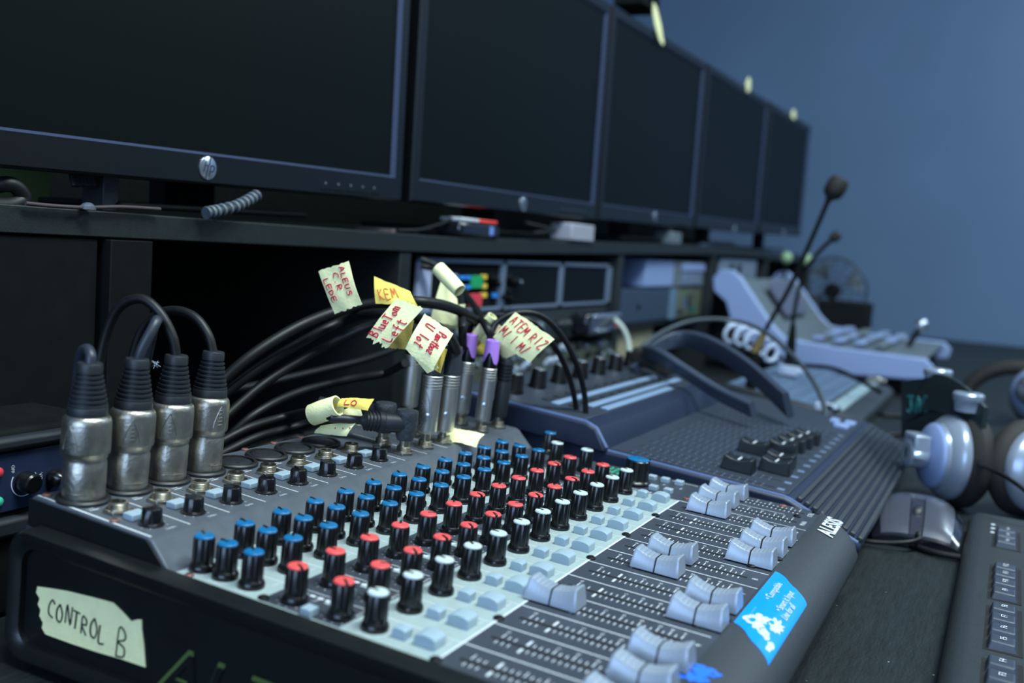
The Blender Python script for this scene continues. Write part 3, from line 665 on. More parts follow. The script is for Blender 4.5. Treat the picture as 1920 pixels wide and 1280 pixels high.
# ---------------- handwriting ----------------
ST = {'A':'0,0 .3,1 .6,0|.12,.4 .5,.4','B':'.05,0 .1,1 .45,.95 .5,.7 .1,.52 .5,.4 .5,.1 .05,0','C':'.6,.85 .3,1 .05,.6 .1,.15 .5,0','E':'.6,1 .1,1 .1,0 .6,0|.1,.5 .5,.5','I':'.3,0 .3,1',
 'L':'.1,1 .1,0 .6,.02','M':'0,0 .1,1 .3,.3 .55,1 .65,0','N':'.05,0 .1,1 .5,0 .55,1','O':'.3,1 .05,.6 .1,.1 .45,0 .6,.5 .3,1','P':'.1,0 .1,1 .5,.9 .5,.55 .1,.5','R':'.1,0 .1,1 .5,.9 .5,.6 .1,.5 .6,0',
 'S':'.55,.9 .2,1 .1,.7 .5,.4 .4,.05 .05,.05','T':'0,1 .65,1|.32,1 .3,0','U':'.05,1 .1,.1 .45,.05 .55,1','Z':'.05,1 .55,1 .05,0 .6,0','G':'.6,.85 .3,1 .05,.5 .2,0 .55,.1 .55,.45 .35,.45','K':'.1,0 .1,1|.55,1 .12,.45 .6,0','D':'.1,0 .1,1 .5,.8 .55,.3 .1,0',
 'J':'.1,1 .6,1|.4,1 .4,.2 .2,0 .05,.2','F':'.6,1 .1,1 .1,0|.1,.5 .5,.5','l':'.25,1 .3,0','u':'.05,.55 .1,.05 .4,.1 .45,.55 .5,0','e':'.1,.3 .5,.35 .35,.6 .1,.4 .15,.05 .5,.05','o':'.3,.55 .05,.3 .2,0 .5,.2 .3,.55',
 'm':'0,0 .05,.5 .25,.5 .28,0|.28,.5 .5,.5 .55,0','n':'.05,0 .1,.5 .4,.5 .45,0','t':'.3,.9 .25,.1 .45,0|.05,.6 .55,.62','f':'.5,.95 .3,.9 .25,-.2|.05,.5 .5,.5','x':'.05,.5 .5,0|.5,.5 .05,0','b':'.1,1 .1,0 .5,.1 .45,.45 .1,.4','z':'.05,.5 .5,.5 .05,0 .55,0','/':'.1,-.1 .5,1.1','.':'.2,0 .25,.06','1':'.3,0 .3,1',' ':''}
def ink(fn, n, lines, w=.035, seed=1, lift=.25):
    """pen strokes laid on the tape surface fn(u,v); lines = (text, u, v, size u, size v, angle in the tape)"""
    m = MB(); r = random.Random(seed); N = Vector(n).normalized()
    for s_, u0, v0, su, sv, ang in lines:
        ca, sa = math.cos(math.radians(ang)), math.sin(math.radians(ang)); x = 0
        for ch in s_:
            jx, jy, k = r.uniform(-.05,.05), r.uniform(-.08,.08), r.uniform(.9,1.1)
            for stroke in ST[ch].split('|'):
                if not stroke: continue
                P = []
                pts = [tuple(map(float, q.split(','))) for q in stroke.split()]
                for (a, b) in pts:
                    px, py = (x+a*k+jx), (b*k+jy); P.append(Vector(fn(u0+(px*ca-py*sa)*su, v0+(px*sa+py*ca)*sv))+N*lift)
                if len(P) > 1: m.tube(P, w*1.1, 5, 4 if len(P) > 2 else 1)
            x += .78 if ch.isupper() else .66
    return m
def tag4(name, label, P, mt, lines=(), bulge=2.0, w=.33, ink_mt=ink_m, seed=1, tear=(0,1,1,1), group='cream tape tags on the cables', thick=.25):
    """a piece of tape through four corners (bottom-left, bottom-right, top-right, top-left), bowed and torn at its ends"""
    A, B, C, D = [Vector(p) if not isinstance(p, tuple) or len(p) == 3 else at(*p) for p in P]
    n = ((B-A).cross(D-A)).normalized()
    if n.dot(CAM-A) < 0: n = -n
    r = random.Random(seed); K = 14; j0 = [r.uniform(-.05,.05) for _ in range(K+1)]; j1 = [r.uniform(-.05,.05) for _ in range(K+1)]
    sx = 1
    def fn(u, v):
        i = max(0, min(K, int(round(u*K)))); vv = v
        if v <= .001 and tear[2]: vv = v+j0[i]*tear[2]*(1.2 if seed in (5,7,14) else .45)
        if v >= .999 and tear[3]: vv = v+j1[i]*tear[3]*.35
        p = (A*(1-u)+B*u)*(1-vv)+(D*(1-u)+C*u)*vv
        return p+n*(bulge*math.sin(math.pi*u)*.6+bulge*math.sin(math.pi*vv*1.2+.3)*.7+.25*math.sin(9*u+5*v+seed))
    m = MB(); m.surf(fn, K, 10, thick, n)
    o = build(m, name, mt, org=A); tag(o, label, 'tape tag', group)
    if lines:
        k = ink(fn, n, lines, w, seed); i_ = MB(); i_.v = [Vector(v)-A for v in k.v]; i_.f = k.f; i_.m = k.m
        build(i_, 'handwriting', ink_mt, o)
    return o
tag4('tape_tag', 'cream tape flag standing highest at the left, red writing reading down its side',
     [(628,588,'y',208),(679,571,'y',208),(652,490,'y',208),(596,508,'y',208)], tape_m,
     [('ALEUS', .68, .93, .16, .175, -90), ('C.R', .42, .84, .16, .19, -90), ('LEDE', .08, .78, .16, .18, -86)], 1.2, .34, seed=3)
tag4('tape_tag', 'yellow folded tape tag behind the torn Left tag, writing showing through its back',
     [(704,568,'y',222),(784,575,'y',228),(768,545,'y',232),(701,518,'y',226)], tapey_m, [('KEM', .12, .15, .22, .42, 12)], 1.0, .3, mat('marker_faded', (225,120,60), .7), 4)
tag4('tape_tag', 'torn cream tape tag with red word Left, hanging left of centre',
     [(686,634,'y',200),(728,652,'y',200),(793,577,'y',206),(742,558,'y',204)], tape_m,
     [('BlueTom', .12, .10, .24, .155, 76), ('Left', .56, .06, .30, .17, 76)][:0] + [('BlueTom', .42, .10, .36, .155, 90), ('Left', .95, .12, .36, .19, 90)], 1.5, .38, seed=5)
tag4('tape_tag', 'cream tape tag with red Right writing hanging over the silver lettered plug',
     [(760,655,'y',196),(812,694,'y',200),(850,624,'y',206),(795,587,'y',202)], tape_m,
     [('Pmxtboz', .62, .86, .24, .125, -90), ('U', .2, .86, .3, .17, -90), ('lot', .18, .58, .3, .17, -90)], 2.4, .38, seed=6)
tag4('tape_tag', 'plain cream tape piece tucked under the red Right tag, torn to a point',
     [(766,655,'y',202),(806,662,'y',204),(822,690,'y',205),(800,700,'y',203)], tape_m, (), 1, seed=7)
tag4('tape_tag', 'dull yellow tape end hanging behind between the two middle tags',
     [(730,652,'y',226),(770,655,'y',226),(775,600,'y',226),(735,598,'y',226)], mat('masking_tape_ochre', (176,160,84), .7, bump=.4, scale=700), (), 1, seed=8)
tag4('tape_tag', 'rightmost cream tape tag, two lines of red capitals, tilted corner down',
     [(925,632,'y',296),(994,680,'y',292),(1039,635,'y',292),(966,584,'y',298)], tape_m,
     [('ATEM RIZ', .07, .66, .15, .29, -5), ('M/ I M/', .05, .24, .15, .28, -5)], 1.5, .36, seed=9)
tag4('tape_tag', 'cream tape tag with red letters partly hidden under the rightmost tilted tag',
     [(882,628,'y',330),(950,672,'y',326),(985,655,'y',322),(915,590,'y',328)], tape_m, [('JF', .3, .55, .2, .4, -5), ('J.', .15, .3, .2, .3, -5)], 1.0, .36, seed=10)
tag4('tape_tag', 'plain cream tape tag hanging by the rack, behind the cable drop',
     [(806,606,'y',330),(862,610,'y',332),(856,560,'y',334),(828,520,'y',336)], tape_m, (), 1.5, seed=11)
tag4('tape_tag', 'large plain cream tape tag behind the red Right tag, lower half',
     [(808,612,'y',338),(864,616,'y',338),(872,570,'y',338),(812,575,'y',338)], tape_m, (), 1, seed=17)
def roll(label, a, b, r, mt=tape_m, thick=.5):
    A, B = at(*a), at(*b); u = (B-A).normalized(); L = (B-A).length
    m = MB(); m.lathe((0,0,0), [(r*.98,0),(r,.2),(r*1.03,L*.5),(r*.95,L-.2),(r*.9,L),(r*.9-thick,L),(r-thick,0)], 22, u, caps=False)
    m.f += [tuple((6*22+i, 6*22+(i+1)%22, (i+1)%22, i)) for i in range(22)]; m.m += [0]*22
    o = build(m, 'tape_roll', mt, org=A) ; o.location = U(A); 
    for v in o.data.vertices: v.co += A*.001
    tag(o, label, 'tape tag', 'tape rolled round cables'); return o
roll('pale tape rolled round the cable that drops from the rack', (822,503,'y',300), (862,545,'y',296), 5.2)
roll('pale tape rolled round the thin cable above the purple ringed plugs', (886,638,'y',326), (924,592,'y',326), 4.0)
roll('cream tape rolled round the cord of the angled jack plug, red smudges', (585,778,'y',178), (634,760,'y',180), 6.6)
tag4('tape_tag', 'yellow tape flap standing on the roll by the angled plugs, red writing',
     [(632,762,'y',182),(690,770,'y',186),(701,747,'y',190),(640,745,'y',186)], tapey_m, [('LO', .2, .2, .3, .5, 5)], 1.2, .34, seed=12)
tag4('tape_tag', 'cream tape flap hanging under the roll by the angled plugs, red dots',
     [(590,812,'y',180),(650,818,'y',184),(668,790,'y',186),(600,797,'y',182)], tape_m, [('...', .5, .5, .3, .5, 5)], 1.6, .4, seed=13)
tag4('tape_tag', 'small plain cream tape flap between the roll and the angled plugs',
     [(636,790,'y',190),(690,800,'y',192),(672,756,'y',192),(640,770,'y',190)], tape_m, (), 1.6, seed=14)
tag4('tape_tag', 'torn cream tape lying over the edge of the jack field below the silver plugs',
     [(826,826,'y',270),(893,838,'y',258),(907,812,'y',270),(840,800,'y',285)], tape_m, (), 1.2, seed=15)
tag4('tape_tag', 'yellow tape scrap glowing between the purple ringed plugs',
     [(884,664,'y',338),(925,664,'y',338),(925,640,'y',338),(884,640,'y',338)], tapey_m, (), .8, seed=16)
tag4('tape_tag', 'narrow yellow tape edge hanging beside the black cap of the silver plug',
     [(812,690,'y',225),(826,700,'y',225),(838,655,'y',225),(826,650,'y',225)], tapey_m, (), .6, seed=18)
# strip on the end panel
r = random.Random(2)
edge = [(-199,-23),(-190,-21.4),(-180,-19.8),(-164,-18.2),(-152,-17.2),(-146,-19.6),(-141,-22.2),(-137.5,-20.4),(-135,-19.8),(-134.5,-24),(-132.8,-30),(-131,-39.4)]
low = [(-145,-40.2),(-160,-41.6),(-176,-42.6),(-192,-43.2),(-194.5,-41),(-194,-38.4),(-196.5,-36),(-196,-33),(-198,-31),(-197,-28),(-199.5,-26)]
pl = [(x, z) for x, z in edge+low]
m = MB(); m.prism([(x,z) for x,z in pl], 'y', -6.7, -7.1); tp = build(m, 'tape_label', tape_m, MX, label='torn cream tape with handwritten CONTROL B')
def fl(u, v): return (-199+68*u, -7.15, -46+27*v)
k = ink(fl, (0,-1,0), [('CONTROL', .12, .46, .098, .30, -4), ('B', .74, .22, .13, .44, -3)], .4, 4, .05)
build(k, 'handwriting', inkb_m, tp)
# ---------------- the far mixing console ----------------
T2 = math.radians(4.8)
FX = thing('mixing_console', 'larger navy mixing console beyond the first, black faders and pale strips', 'mixer', (-60, 372, 3), None, (0, T2, 0))
# local frame: x from the back edge to the operator, y away, z out of the deck; deck = 0
LY = 410
m = MB(); P2 = [(-165,-46),(-165,2),(-160,3),(110,3),(114,2),(161,-15),(164,-19),(160,-26),(112,-40),(-150,-50)]
m.prism(P2, 'y', 4, LY); build(m, 'body', navy_m, FX, bevel=2.5)
m = MB(); m.box(-30,111,10,LY-6,3,4); build(m, 'fader_deck', deck_m, FX, bevel=.3)
m = MB(); 
P3 = [(-160,0),(-162,14),(-158,21),(-40,21),(-30,18),(-20,3.5),(-20,0)]
m.prism(P3, 'y', 2, 330); build(m, 'raised_section', navy_m, FX, bevel=3)
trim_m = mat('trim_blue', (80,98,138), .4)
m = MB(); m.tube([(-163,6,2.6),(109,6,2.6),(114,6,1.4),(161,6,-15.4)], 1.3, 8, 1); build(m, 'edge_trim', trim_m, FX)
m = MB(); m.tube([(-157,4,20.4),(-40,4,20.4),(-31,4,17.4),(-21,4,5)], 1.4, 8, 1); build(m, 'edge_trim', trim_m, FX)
m = MB(); m.box(-154,-42,8,322,21,21.6); build(m, 'channel_panel', deck_m, FX, bevel=.3)
for x0, y0, y1, y2 in ((-78,30,212,270),(-58,52,232,286),(-46,55,222,222)):
    for a, b in ((y0, y1),(y1+5, y2)):
        if b-a > 8:
            k = MB(); k.box(x0-3.5,x0+3.5,a,b,21.6,23.4); build(k, 'pale_strip', mat('strip_pale_blue', (124,148,178), .4), FX, bevel=.6)
for i in range(11):
    for j, x in enumerate((-90,-67)):
        k = MB(); k.box(x-3,x+3,38+i*22,52+i*22,21.6,22.8); build(k, 'channel_button', dgrey_m, FX, bevel=.3)
first = None
for i in range(8):
    y = 68+i*(44 if i < 3 else 45)-(0)
    if first is None:
        k = MB(); k.lathe((0,0,0), [(8,0),(8,2),(7.2,3),(6.4,15),(5.6,16)], 28, flute=.04); first = build(k, 'encoder_knob', knob_m, FX, loc=(-118,y-30,21.6))
        k = MB(); k.lathe((0,0,0), [(5,15.9),(4.8,16.4)], 24); build(k, 'knob_cap', grey_m, first)
    else: copyc(first, FX, (-118, y-30, 21.6))
m = MB()
for i in range(12):
    y = 18+i*24
    for k in range(18): m.box(-4+k*5.6,-3.4+k*5.6,y-5,y-1.5,4,4.1); m.box(-4+k*5.6,-3.4+k*5.6,y+1.5,y+5,4,4.1)
    m.box(102,107,y-3,y+3,4,4.1)
build(m, 'deck_print', mat('print_dim', (96,112,140), .6), FX, smooth=False)
for i in range(12):
    y = 18+i*24; k = MB(); k.box(-8,100,y-.9,y+.9,3.9,4.12); build(k, 'fader_slot', slot_m, FX, smooth=False)
def cap2(x, y):
    k = MB(); pr = [(-11,0),(-11.6,1),(-10.4,10.6),(-9.2,10.7),(-5,9.2),(0,8.6),(5,9.2),(9.2,10.7),(10.4,10.6),(11.6,1),(11,0)]
    k.prism(pr, 'y', -7.5, 7.5); o = build(k, 'fader_cap', mat('cap_charcoal', (20,26,30), .4), FX, loc=(x,y,4.1), bevel=.8)
    k = MB(); k.box(-.6,.6,-5.6,5.6,8.6,8.95); build(k, 'cap_line', print_m, o, smooth=False); return o
c0 = None
for (x, i) in ((68,1),(90,2),(88,3),(62,4),(80,5),(82,6),(84,7),(86,8)):
    c0 = cap2(x, 18+i*24) if c0 is None else copyc(c0, FX, (x, 18+i*24, 4.1))
for i in range(9):          # ribbed front slope
    u = (i+.5)/9; x = 116+48*u; z = 2-18*u; k = MB(); k.box(-2.0,2.0,0,LY-26,-1.5,2.2); o = build(k, 'front_rib', dgrey_m, FX, loc=(x,10,z+.6), bevel=.9); o.rotation_euler = (0, math.atan2(18,48), 0)
for x, y, w in ((98,330,14),(102,356,10),(88,352,8)):
    k = MB(); k.box(-w/2,w/2,-9,9,0,3); build(k, 'function_button', white_m, FX, loc=(x,y,4), bevel=.6)
# ---------------- headphones lying with their band over the far mixer ----------------
def band(pts, wdir, w, th, mt, name, parent, org):
    P = [Vector(p) for p in pts]; Q = [P[0]*2-P[1]]+P+[P[-1]*2-P[-2]]; out = []
    for i in range(1, len(Q)-2):
        for k in range(8):
            t = k/8; p0,p1,p2,p3 = Q[i-1:i+3]; out.append(.5*((2*p1)+(p2-p0)*t+(2*p0-5*p1+4*p2-p3)*t*t+(3*p1-p0-3*p2+p3)*t**3))
    out.append(P[-1]); vs = []; n = len(out)
    for i, p in enumerate(out):
        tg = (out[min(i+1,n-1)]-out[max(0,i-1)]).normalized(); wd = Vector(wdir).normalized(); nn = tg.cross(wd).normalized()
        u = i/(n-1); ww = w(u) if callable(w) else w; tt = th(u) if callable(th) else th
        for a, b in ((-.5,-.35),(-.42,-.5),(.42,-.5),(.5,-.35),(.5,.35),(.42,.5),(-.42,.5),(-.5,.35)): vs.append(p+wd*ww*a+nn*tt*b)
    m = MB(); m.add(vs, [(j*8+k, j*8+(k+1)%8, j*8+8+(k+1)%8, j*8+8+k) for j in range(n-1) for k in range(8)]+[tuple(range(8)), tuple((n-1)*8+k for k in reversed(range(8)))])
    return build(m, name, mt, parent, org=org)
hb = at(1300,700,'y',690); T = thing('headphones', 'black headphones whose arched band leans over the far mixer', 'headphones', hb)
up_ = [at(1186,696,'y',640), at(1225,655,'y',690), at(1275,636,'y',720), at(1335,650,'y',710), at(1405,694,'y',680), at(1478,760,'y',636)]
lo_ = [at(1212,660,'y',650), at(1240,668,'y',620), at(1290,700,'y',610), at(1350,738,'y',600), at(1412,768,'y',585)]
band(up_, (.25,.35,-1), lambda u: 9+7*math.sin(math.pi*u)+17*u*u, 7, mat('band_slate', (50,59,74), .38), 'headband', T, hb)
band(lo_, (.25,.35,-1), 15, 7, mat('band_slate', (50,59,74), .38), 'band_pad', T, hb)
m = MB(); c = at(1228,676,'y',655); m.obox(c, (46,-14,-10), (6,22,2), (3,0,16)); build(m, 'band_end', pad_m, T, org=hb, bevel=4)
# ---------------- silver headphones on the right ----------------
def earphones(label, c, ax, R, cable_pts=None, lug=True, s=1):
    c = Vector(c); ax = Vector(ax).normalized(); T = thing('headphones', label, 'headphones', c, 'silver studio headphones on the desk')
    o = Vector((0,0,0))
    m = MB(); m.lathe(-ax*18, [(R*.72,0),(R*1.02,1.5),(R*1.14,7),(R*1.15,13),(R*1.04,19),(R*.95,21)], 44, ax); build(m, 'ear_pad', pad_m, T)
    m = MB(); m.lathe(ax*2, [(R*.98,0),(R*1.0,1.5),(R*1.0,6),(R*.96,8.5),(R*.84,14),(R*.79,15),(R*.78,18)], 48, ax); sh = build(m, 'ear_cup', silver_m, T)
    m = MB(); m.lathe(ax*20, [(R*.76,0),(R*.75,2),(R*.70,4),(R*.3,7),(R*.05,7.6)], 40, ax); build(m, 'cup_plate', white_m, sh)
    if lug:
        m = MB(); q = Vector((0,0,1)).rotation_difference(ax)
        m.lathe(ax*27, [(13,0),(13,15),(11.5,17)], 28, ax); m.obox(ax*35+Vector((0,0,9)), ax*15, ax.cross(Vector((0,0,1)))*25, (0,0,18)); lg = build(m, 'pivot_lug', silver_m, T, bevel=5, seg=4)
        m = MB(); m.obox(ax*44.1, ax*.6, ax.cross(Vector((0,0,1)))*2.6, (0,0,9)); build(m, 'lug_slot', slot_m, lg)
    return T, ax
cA = at(1790,858,'z',-8)
TA, axA = earphones('silver headphones in front on the desk behind the mouse, slotted pivot facing left', cA, (-.88,-.46,.05), 38)
m = MB(); cc = Vector((0,0,0)); pts = [(0,0,46),(-10,16,62),(-28,60,66),(-30,110,55),(-10,150,44)]
def loc(p): return at(*p)-cA
band([loc((1845,800,'y',640)), loc((1800,755,'y',668)), loc((1750,735,'y',700)), loc((1700,762,'y',735))], (0,.2,1), 34, 5, mat('band_black_green', (26,38,40), .4), 'headband', TA, (0,0,0))
m = MB(); a = loc((1690,795,'y',728)); 
m.surf(lambda u,v: loc((1690+95*u, 716+10*u*u+ (104-14*u)*v - 8*math.sin(3.14*u)*(1-v) + 10*math.sin(3.14*u)*v, 'y', 732-40*u)), 14, 8, 4, (0,-1,0)); hp_ = build(m, 'band_pad', mat('band_black_green', (26,38,40), .4), TA)
m = MB()
for q, ch in enumerate('STUDIO'[:0]): pass
fnb = lambda u,v: loc((1690+95*u, 716+10*u*u+(104-14*u)*(1-v)-2, 'y', 724-40*u))
k = ink(fnb, (0,-1,0), [('JAG', .12, .42, .2, .3, 0)], 1.3, 3, .5); build(k, 'band_lettering', teal_m, hp_)
for (u, v, y, nm) in ((1815,752,655,0),(1758,706,716,1)):
    m = MB(); m.lathe(loc((u,v,'y',y)), [(10.5,-9),(11,-2),(12,0),(13,2),(13,6),(11.8,7.5)], 28); build(m, 'hinge_cap', silver_m, TA)
m = MB(); m.tube([loc((1836,868,'y',628)), loc((1850,876,'y',612)), loc((1885,893,'y',590)), loc((1935,930,'y',570)), loc((1990,990,'y',560))], lambda t: 2.8-.9*min(1,t*4), 10, 6); build(m, 'cable', cable_m, TA)
cB = at(1935,880,'z',-8); TB, _ = earphones('second ear cup of silver headphones cut by the right picture edge', cB, (.75,-.62,.08), 37, lug=False)
TB['label'] = 'silver ear cup with black pad cut off by the right picture edge behind keyboard'
cC = at(1950,738,'z',-6); TC, axC = earphones('dark headphones with a shiny dome cup at the right edge, farther back', cC, (-.45,-.85,.25), 40, lug=False); yC = cC.y+20
m = MB(); C0 = at(1850,745,'y',860)-cC; m.tube([at(1805,752,'y',yC)-cC, at(1825,715,'y',yC)-cC, at(1870,692,'y',yC)-cC, at(1925,690,'y',yC)-cC, at(1975,712,'y',yC)-cC], 11, 12, 6); build(m, 'headband', pad_m, TC)
m = MB(); m.lathe(axC*25, [(24,0),(22,5),(14,12),(5,15),(1,15.5)], 36, axC); build(m, 'chrome_dome', chrome_m, TC)
# ---------------- mouse ----------------
mo = Vector((124, 533, -52)); T = thing('computer_mouse', 'gunmetal computer mouse with dark glossy sides between mixer and keyboard', 'mouse', mo, None, (0, 0, math.radians(4)))
def mshape(u, v, grow=0, zmin=0):
    # u across (-1..1), v along (0 = cord end, towards the camera .. 1 = palm end)
    y = -46+ 96*v; w = (30+4*math.sin(math.pi*min(1,v*1.05))**.8)*(1 if v < .75 else math.sqrt(max(0.02,1-((v-.75)/.25)**2))*.92+.08)+grow
    h = 5+23*math.sin(math.pi*(.10+.62*v))-(11*((v-.7)/.3)**2 if v > .7 else 0)-(3*(1-v/.08) if v < .08 else 0)
    return Vector((u*w, y, max(zmin, h*(1-.50*abs(u)**3))+grow))
def mpatch(u0, u1, v0, v1, grow): return lambda a, b: mshape(u0+(u1-u0)*a, v0+(v1-v0)*b, grow)
m = MB(); NU = 20; NV = 20; vs = [mshape(-1+2*i/NU, j/NV) for j in range(NV+1) for i in range(NU+1)]; w = NU+1
rim = list(range(w))+[j*w+NU for j in range(1,NV+1)]+[NV*w+i for i in range(NU-1,-1,-1)]+[j*w for j in range(NV-1,0,-1)]
n0 = len(vs); vs += [Vector((vs[i].x*.94, vs[i].y*.97, 1.2)) for i in rim]; R_ = len(rim)
m.add(vs, [(j*w+i, j*w+i+1, (j+1)*w+i+1, (j+1)*w+i) for j in range(NV) for i in range(NU)]+[(rim[k], n0+k, n0+(k+1)%R_, rim[(k+1)%R_]) for k in range(R_)]+[tuple(n0+k for k in range(R_))])
build(m, 'shell', gloss_m, T)
for nm, a, b in (('left_button_cover',-.78,-.16),('right_button_cover',.16,.78)):
    m = MB(); m.surf(mpatch(a, b, .02, .62, .5), 12, 16, .8, (0,0,1)); build(m, 'button', mouse_m, T)
m = MB(); m.surf(mpatch(-.78,.78,.64,.97,.45), 16, 10, .8, (0,0,1)); build(m, 'palm_rest', mat('mouse_palm', (70,76,86), .2, metal=.2, coat=.4), T)
m = MB(); p = mshape(0,.30); m.lathe(p+Vector((-2.8,0,-3)), [(6.4,0),(7,.8),(7,4.8),(6.4,5.6)], 26, (1,0,0), flute=.06); build(m, 'scroll_wheel', rubber_m, T)
m = MB(); m.surf(mpatch(-.13,.13,.02,.62,.25), 4, 14, .5, (0,0,1)); build(m, 'centre_strip', mat('mouse_strip', (50,50,62), .12, coat=.6), T)
m = MB(); p = mshape(0,.03); m.tube([(2,-44,12),(2,-52,10),(-6,-58,8),(-24,-60,5),(-50,-62,4),(-84,-74,3.5),(-120,-90,3.5)], lambda t: 2.4 if t < .06 else 1.7, 10, 8); build(m, 'cable', cable_m, T)
cable('thick black cable running from the keyboard to behind the mixer corner', [Vector((161,476,-48)), Vector((140,480,-49)), Vector((118,495,-49.2)), Vector((90,520,-49.2)), Vector((55,560,-49.2))], 2.4, group='loose cords on the desk by the mouse')
# ---------------- keyboard ----------------
K0 = Vector((160, 128, -52)); T = thing('keyboard', 'black computer keyboard at the right edge lying lengthwise on the desk', 'keyboard', K0)
m = MB(); m.prism([(0,0),(0,9),(3,15),(7,17.5),(12,17.8),(60,17),(180,8),(184,5),(184,0)], 'y', 0, 446); build(m, 'case', kb_m, T, bevel=1.2)
kx, kz = 27.5, 17.6
def keyrow(ys, lbls, x, nm='key'):
    kz = 17.6-max(0, x-60)*.075
    for y, l in zip(ys, lbls):
        k = MB(); r0 = [(x-7.6,y-8.6,kz-1.4),(x+7.6,y-8.6,kz-1.4),(x+7.6,y+8.6,kz-1.4),(x-7.6,y+8.6,kz-1.4)]
        r1 = [(x-6.2,y-6.2,kz+4.6),(x+5.4,y-6.2,kz+4.0),(x+5.4,y+5.0,kz+4.0),(x-6.2,y+5.0,kz+4.6)]
        k.add(r0+r1, [(3,2,1,0),(4,5,6,7)]+[(i,(i+1)%4,4+(i+1)%4,4+i) for i in range(4)]); o = build(k, 'key', key_m, T, smooth=False, bevel=.8)
        if l:
            k = MB(); k.text(l, 4.6 if len(l) < 4 else 3.2, (x+1.4,y-.6,kz+4.72), (0,1,0), (-1,0,0), 0); build(k, 'key_lettering', print_m, o, smooth=False)
for a, b in ((339,397),(212,292),(122,201),(32,111),(0,25)):
    m = MB(); m.box(kx-9.4,kx+9.2,a+.5,b-.5,kz-.1,kz+.12); build(m, 'key_well', slot_m, T, smooth=False)
keyrow([378,360,342+5], ['PRT SC','SCR LK','PAUSE'][::-1], kx) if 0 else keyrow([386,368,350], ['Pause','Scroll','PrtSc'], kx)
keyrow([280,262,243,223], ['F12','F11','F10','F9'], kx)
keyrow([190,171,152,133], ['F8','F7','F6','F5'], kx)
keyrow([100,81,62,43], ['F4','F3','F2','F1'], kx); keyrow([12.5], ['Esc'], kx)
for rr_ in range(1, 7):
    keyrow([410-19*i for i in range(21)], ['']*21, kx+10+19*rr_)
m = MB()
for i in range(3): m.lathe((18-0*i,410-13*i,kz+.1), [(1.6,0),(1.5,.4)], 12)
build(m, 'status_lights', print_m, T)
# ---------------- broadcast console far behind ----------------
Y0 = 1450; B0 = at(1740, 711, 'y', Y0); ZB = B0.z+52; T = thing('video_switcher', 'large pale video switcher console standing far back on the desk, hood raised', 'console', (B0.x, Y0, -52))
m = MB(); m.box(-150, -20, 30, 480, .3, ZB+4); build(m, 'riser', dark_m, T, bevel=1)
def bp(u, v): p = at(u, v, 'y', Y0); return (p.x-B0.x, max(0, p.z+52))
side = [bp(1752,690),bp(1745,712),bp(1700,712),bp(1600,704),bp(1500,694),bp(1455,682),bp(1442,655),bp(1400,640),bp(1372,612),bp(1360,566),bp(1337,545),bp(1336,520),bp(1350,506),bp(1372,505),bp(1388,518),bp(1448,608),bp(1470,632),bp(1560,650),bp(1700,668),bp(1735,672)]
m = MB(); m.prism(side, 'y', 0, 16); build(m, 'side_panel', white_m, T, bevel=3)
m = MB(); m.prism(side, 'y', 480, 496); build(m, 'side_panel', white_m, T, bevel=3)
def bpx(u,v,dz=0): x,z = bp(u,v); return (x,z+dz)
top = [bpx(1735,672,-4),bpx(1700,668,-3),bpx(1560,650,-3),bpx(1470,632,-3),bpx(1448,608,-4),bpx(1388,518,-4)]
bot = [bpx(1388,540,-4),bpx(1440,625,-8),bpx(1470,650,-6),bpx(1560,668,-6),bpx(1700,684,-6)]
m = MB(); m.prism(top+bot, 'y', 16, 480); build(m, 'control_surface', grey_m, T)
rq = random.Random(8)
for i in range(4):
    for j in range(10):
        u = .12+.2*i; xa, za = bp(1500+u*200, 639+u*26); k = MB(); k.box(xa-9,xa+9,36+j*42,60+j*42,za+3,za+9); build(k, 'switcher_button', rq.choice((white_m, grey_m, white_m)), T, bevel=2)
xa, za = bp(1678, 660); m = MB(); m.tube([(xa,230,za-4),(xa+16,232,za+30)], 5, 10, 1); l = build(m, 'lever', dark_m, T)
m = MB(); m.ellipsoid((xa+19,232,za+38), 12,13,12); build(m, 'lever_knob', chrome_m, l)
xa, za = bp(1415, 560); m = MB(); m.obox((xa+16,220,za-2), (40,0,-56), (0,200,0), (5,0,4)); build(m, 'tilted_screen', mat('lcd_grey', (92,96,116), .3), T)
# ---------------- gooseneck microphones ----------------
def mic(label, base, pts, head, hr, y, lean):
    b = at(*base); T = thing('gooseneck_microphone', label, 'microphone', b)
    L = lambda p: at(*p)-b
    m = MB(); m.tube([L(base)]+[L(p) for p in pts], 3.0, 10, 6); build(m, 'gooseneck', dark_m, T)
    h = L(head); u = (h-L(pts[-1])).normalized()
    m = MB(); m.lathe(h-u*hr*.2, [(hr*.25,-hr*1.4),(hr*.35,-hr*1.0),(hr*.85,-hr*.6),(hr,0),(hr,hr*.7),(hr*.8,hr*1.15),(hr*.4,hr*1.3)], 26, u); build(m, 'foam_windscreen', pad_m, T)
    m = MB(); m.tube([L(base), L(base)+(L(pts[0])-L(base)).normalized()*26], lambda t: 7-3*t, 12, 1); build(m, 'base_sleeve', mat('sleeve_ochre', (104,90,50), .6) if hr > 10 else dark_m, T)
    m = MB(); q = L(base); zf = -52-b.z; m.lathe((q.x,q.y,0), [(34,zf),(34,zf+6),(20,zf+12),(8,zf+16),(7,0)], 28); build(m, 'stand', dark_m, T)
    return T
mic('tall gooseneck microphone with black foam head standing out against the blue wall', (1415,660,'y',1000), [(1440,610,'y',1000),(1480,540,'y',1000),(1520,452,'y',1000),(1552,378,'y',1000)], (1567,352,'y',1000), 13, 1000, 0)
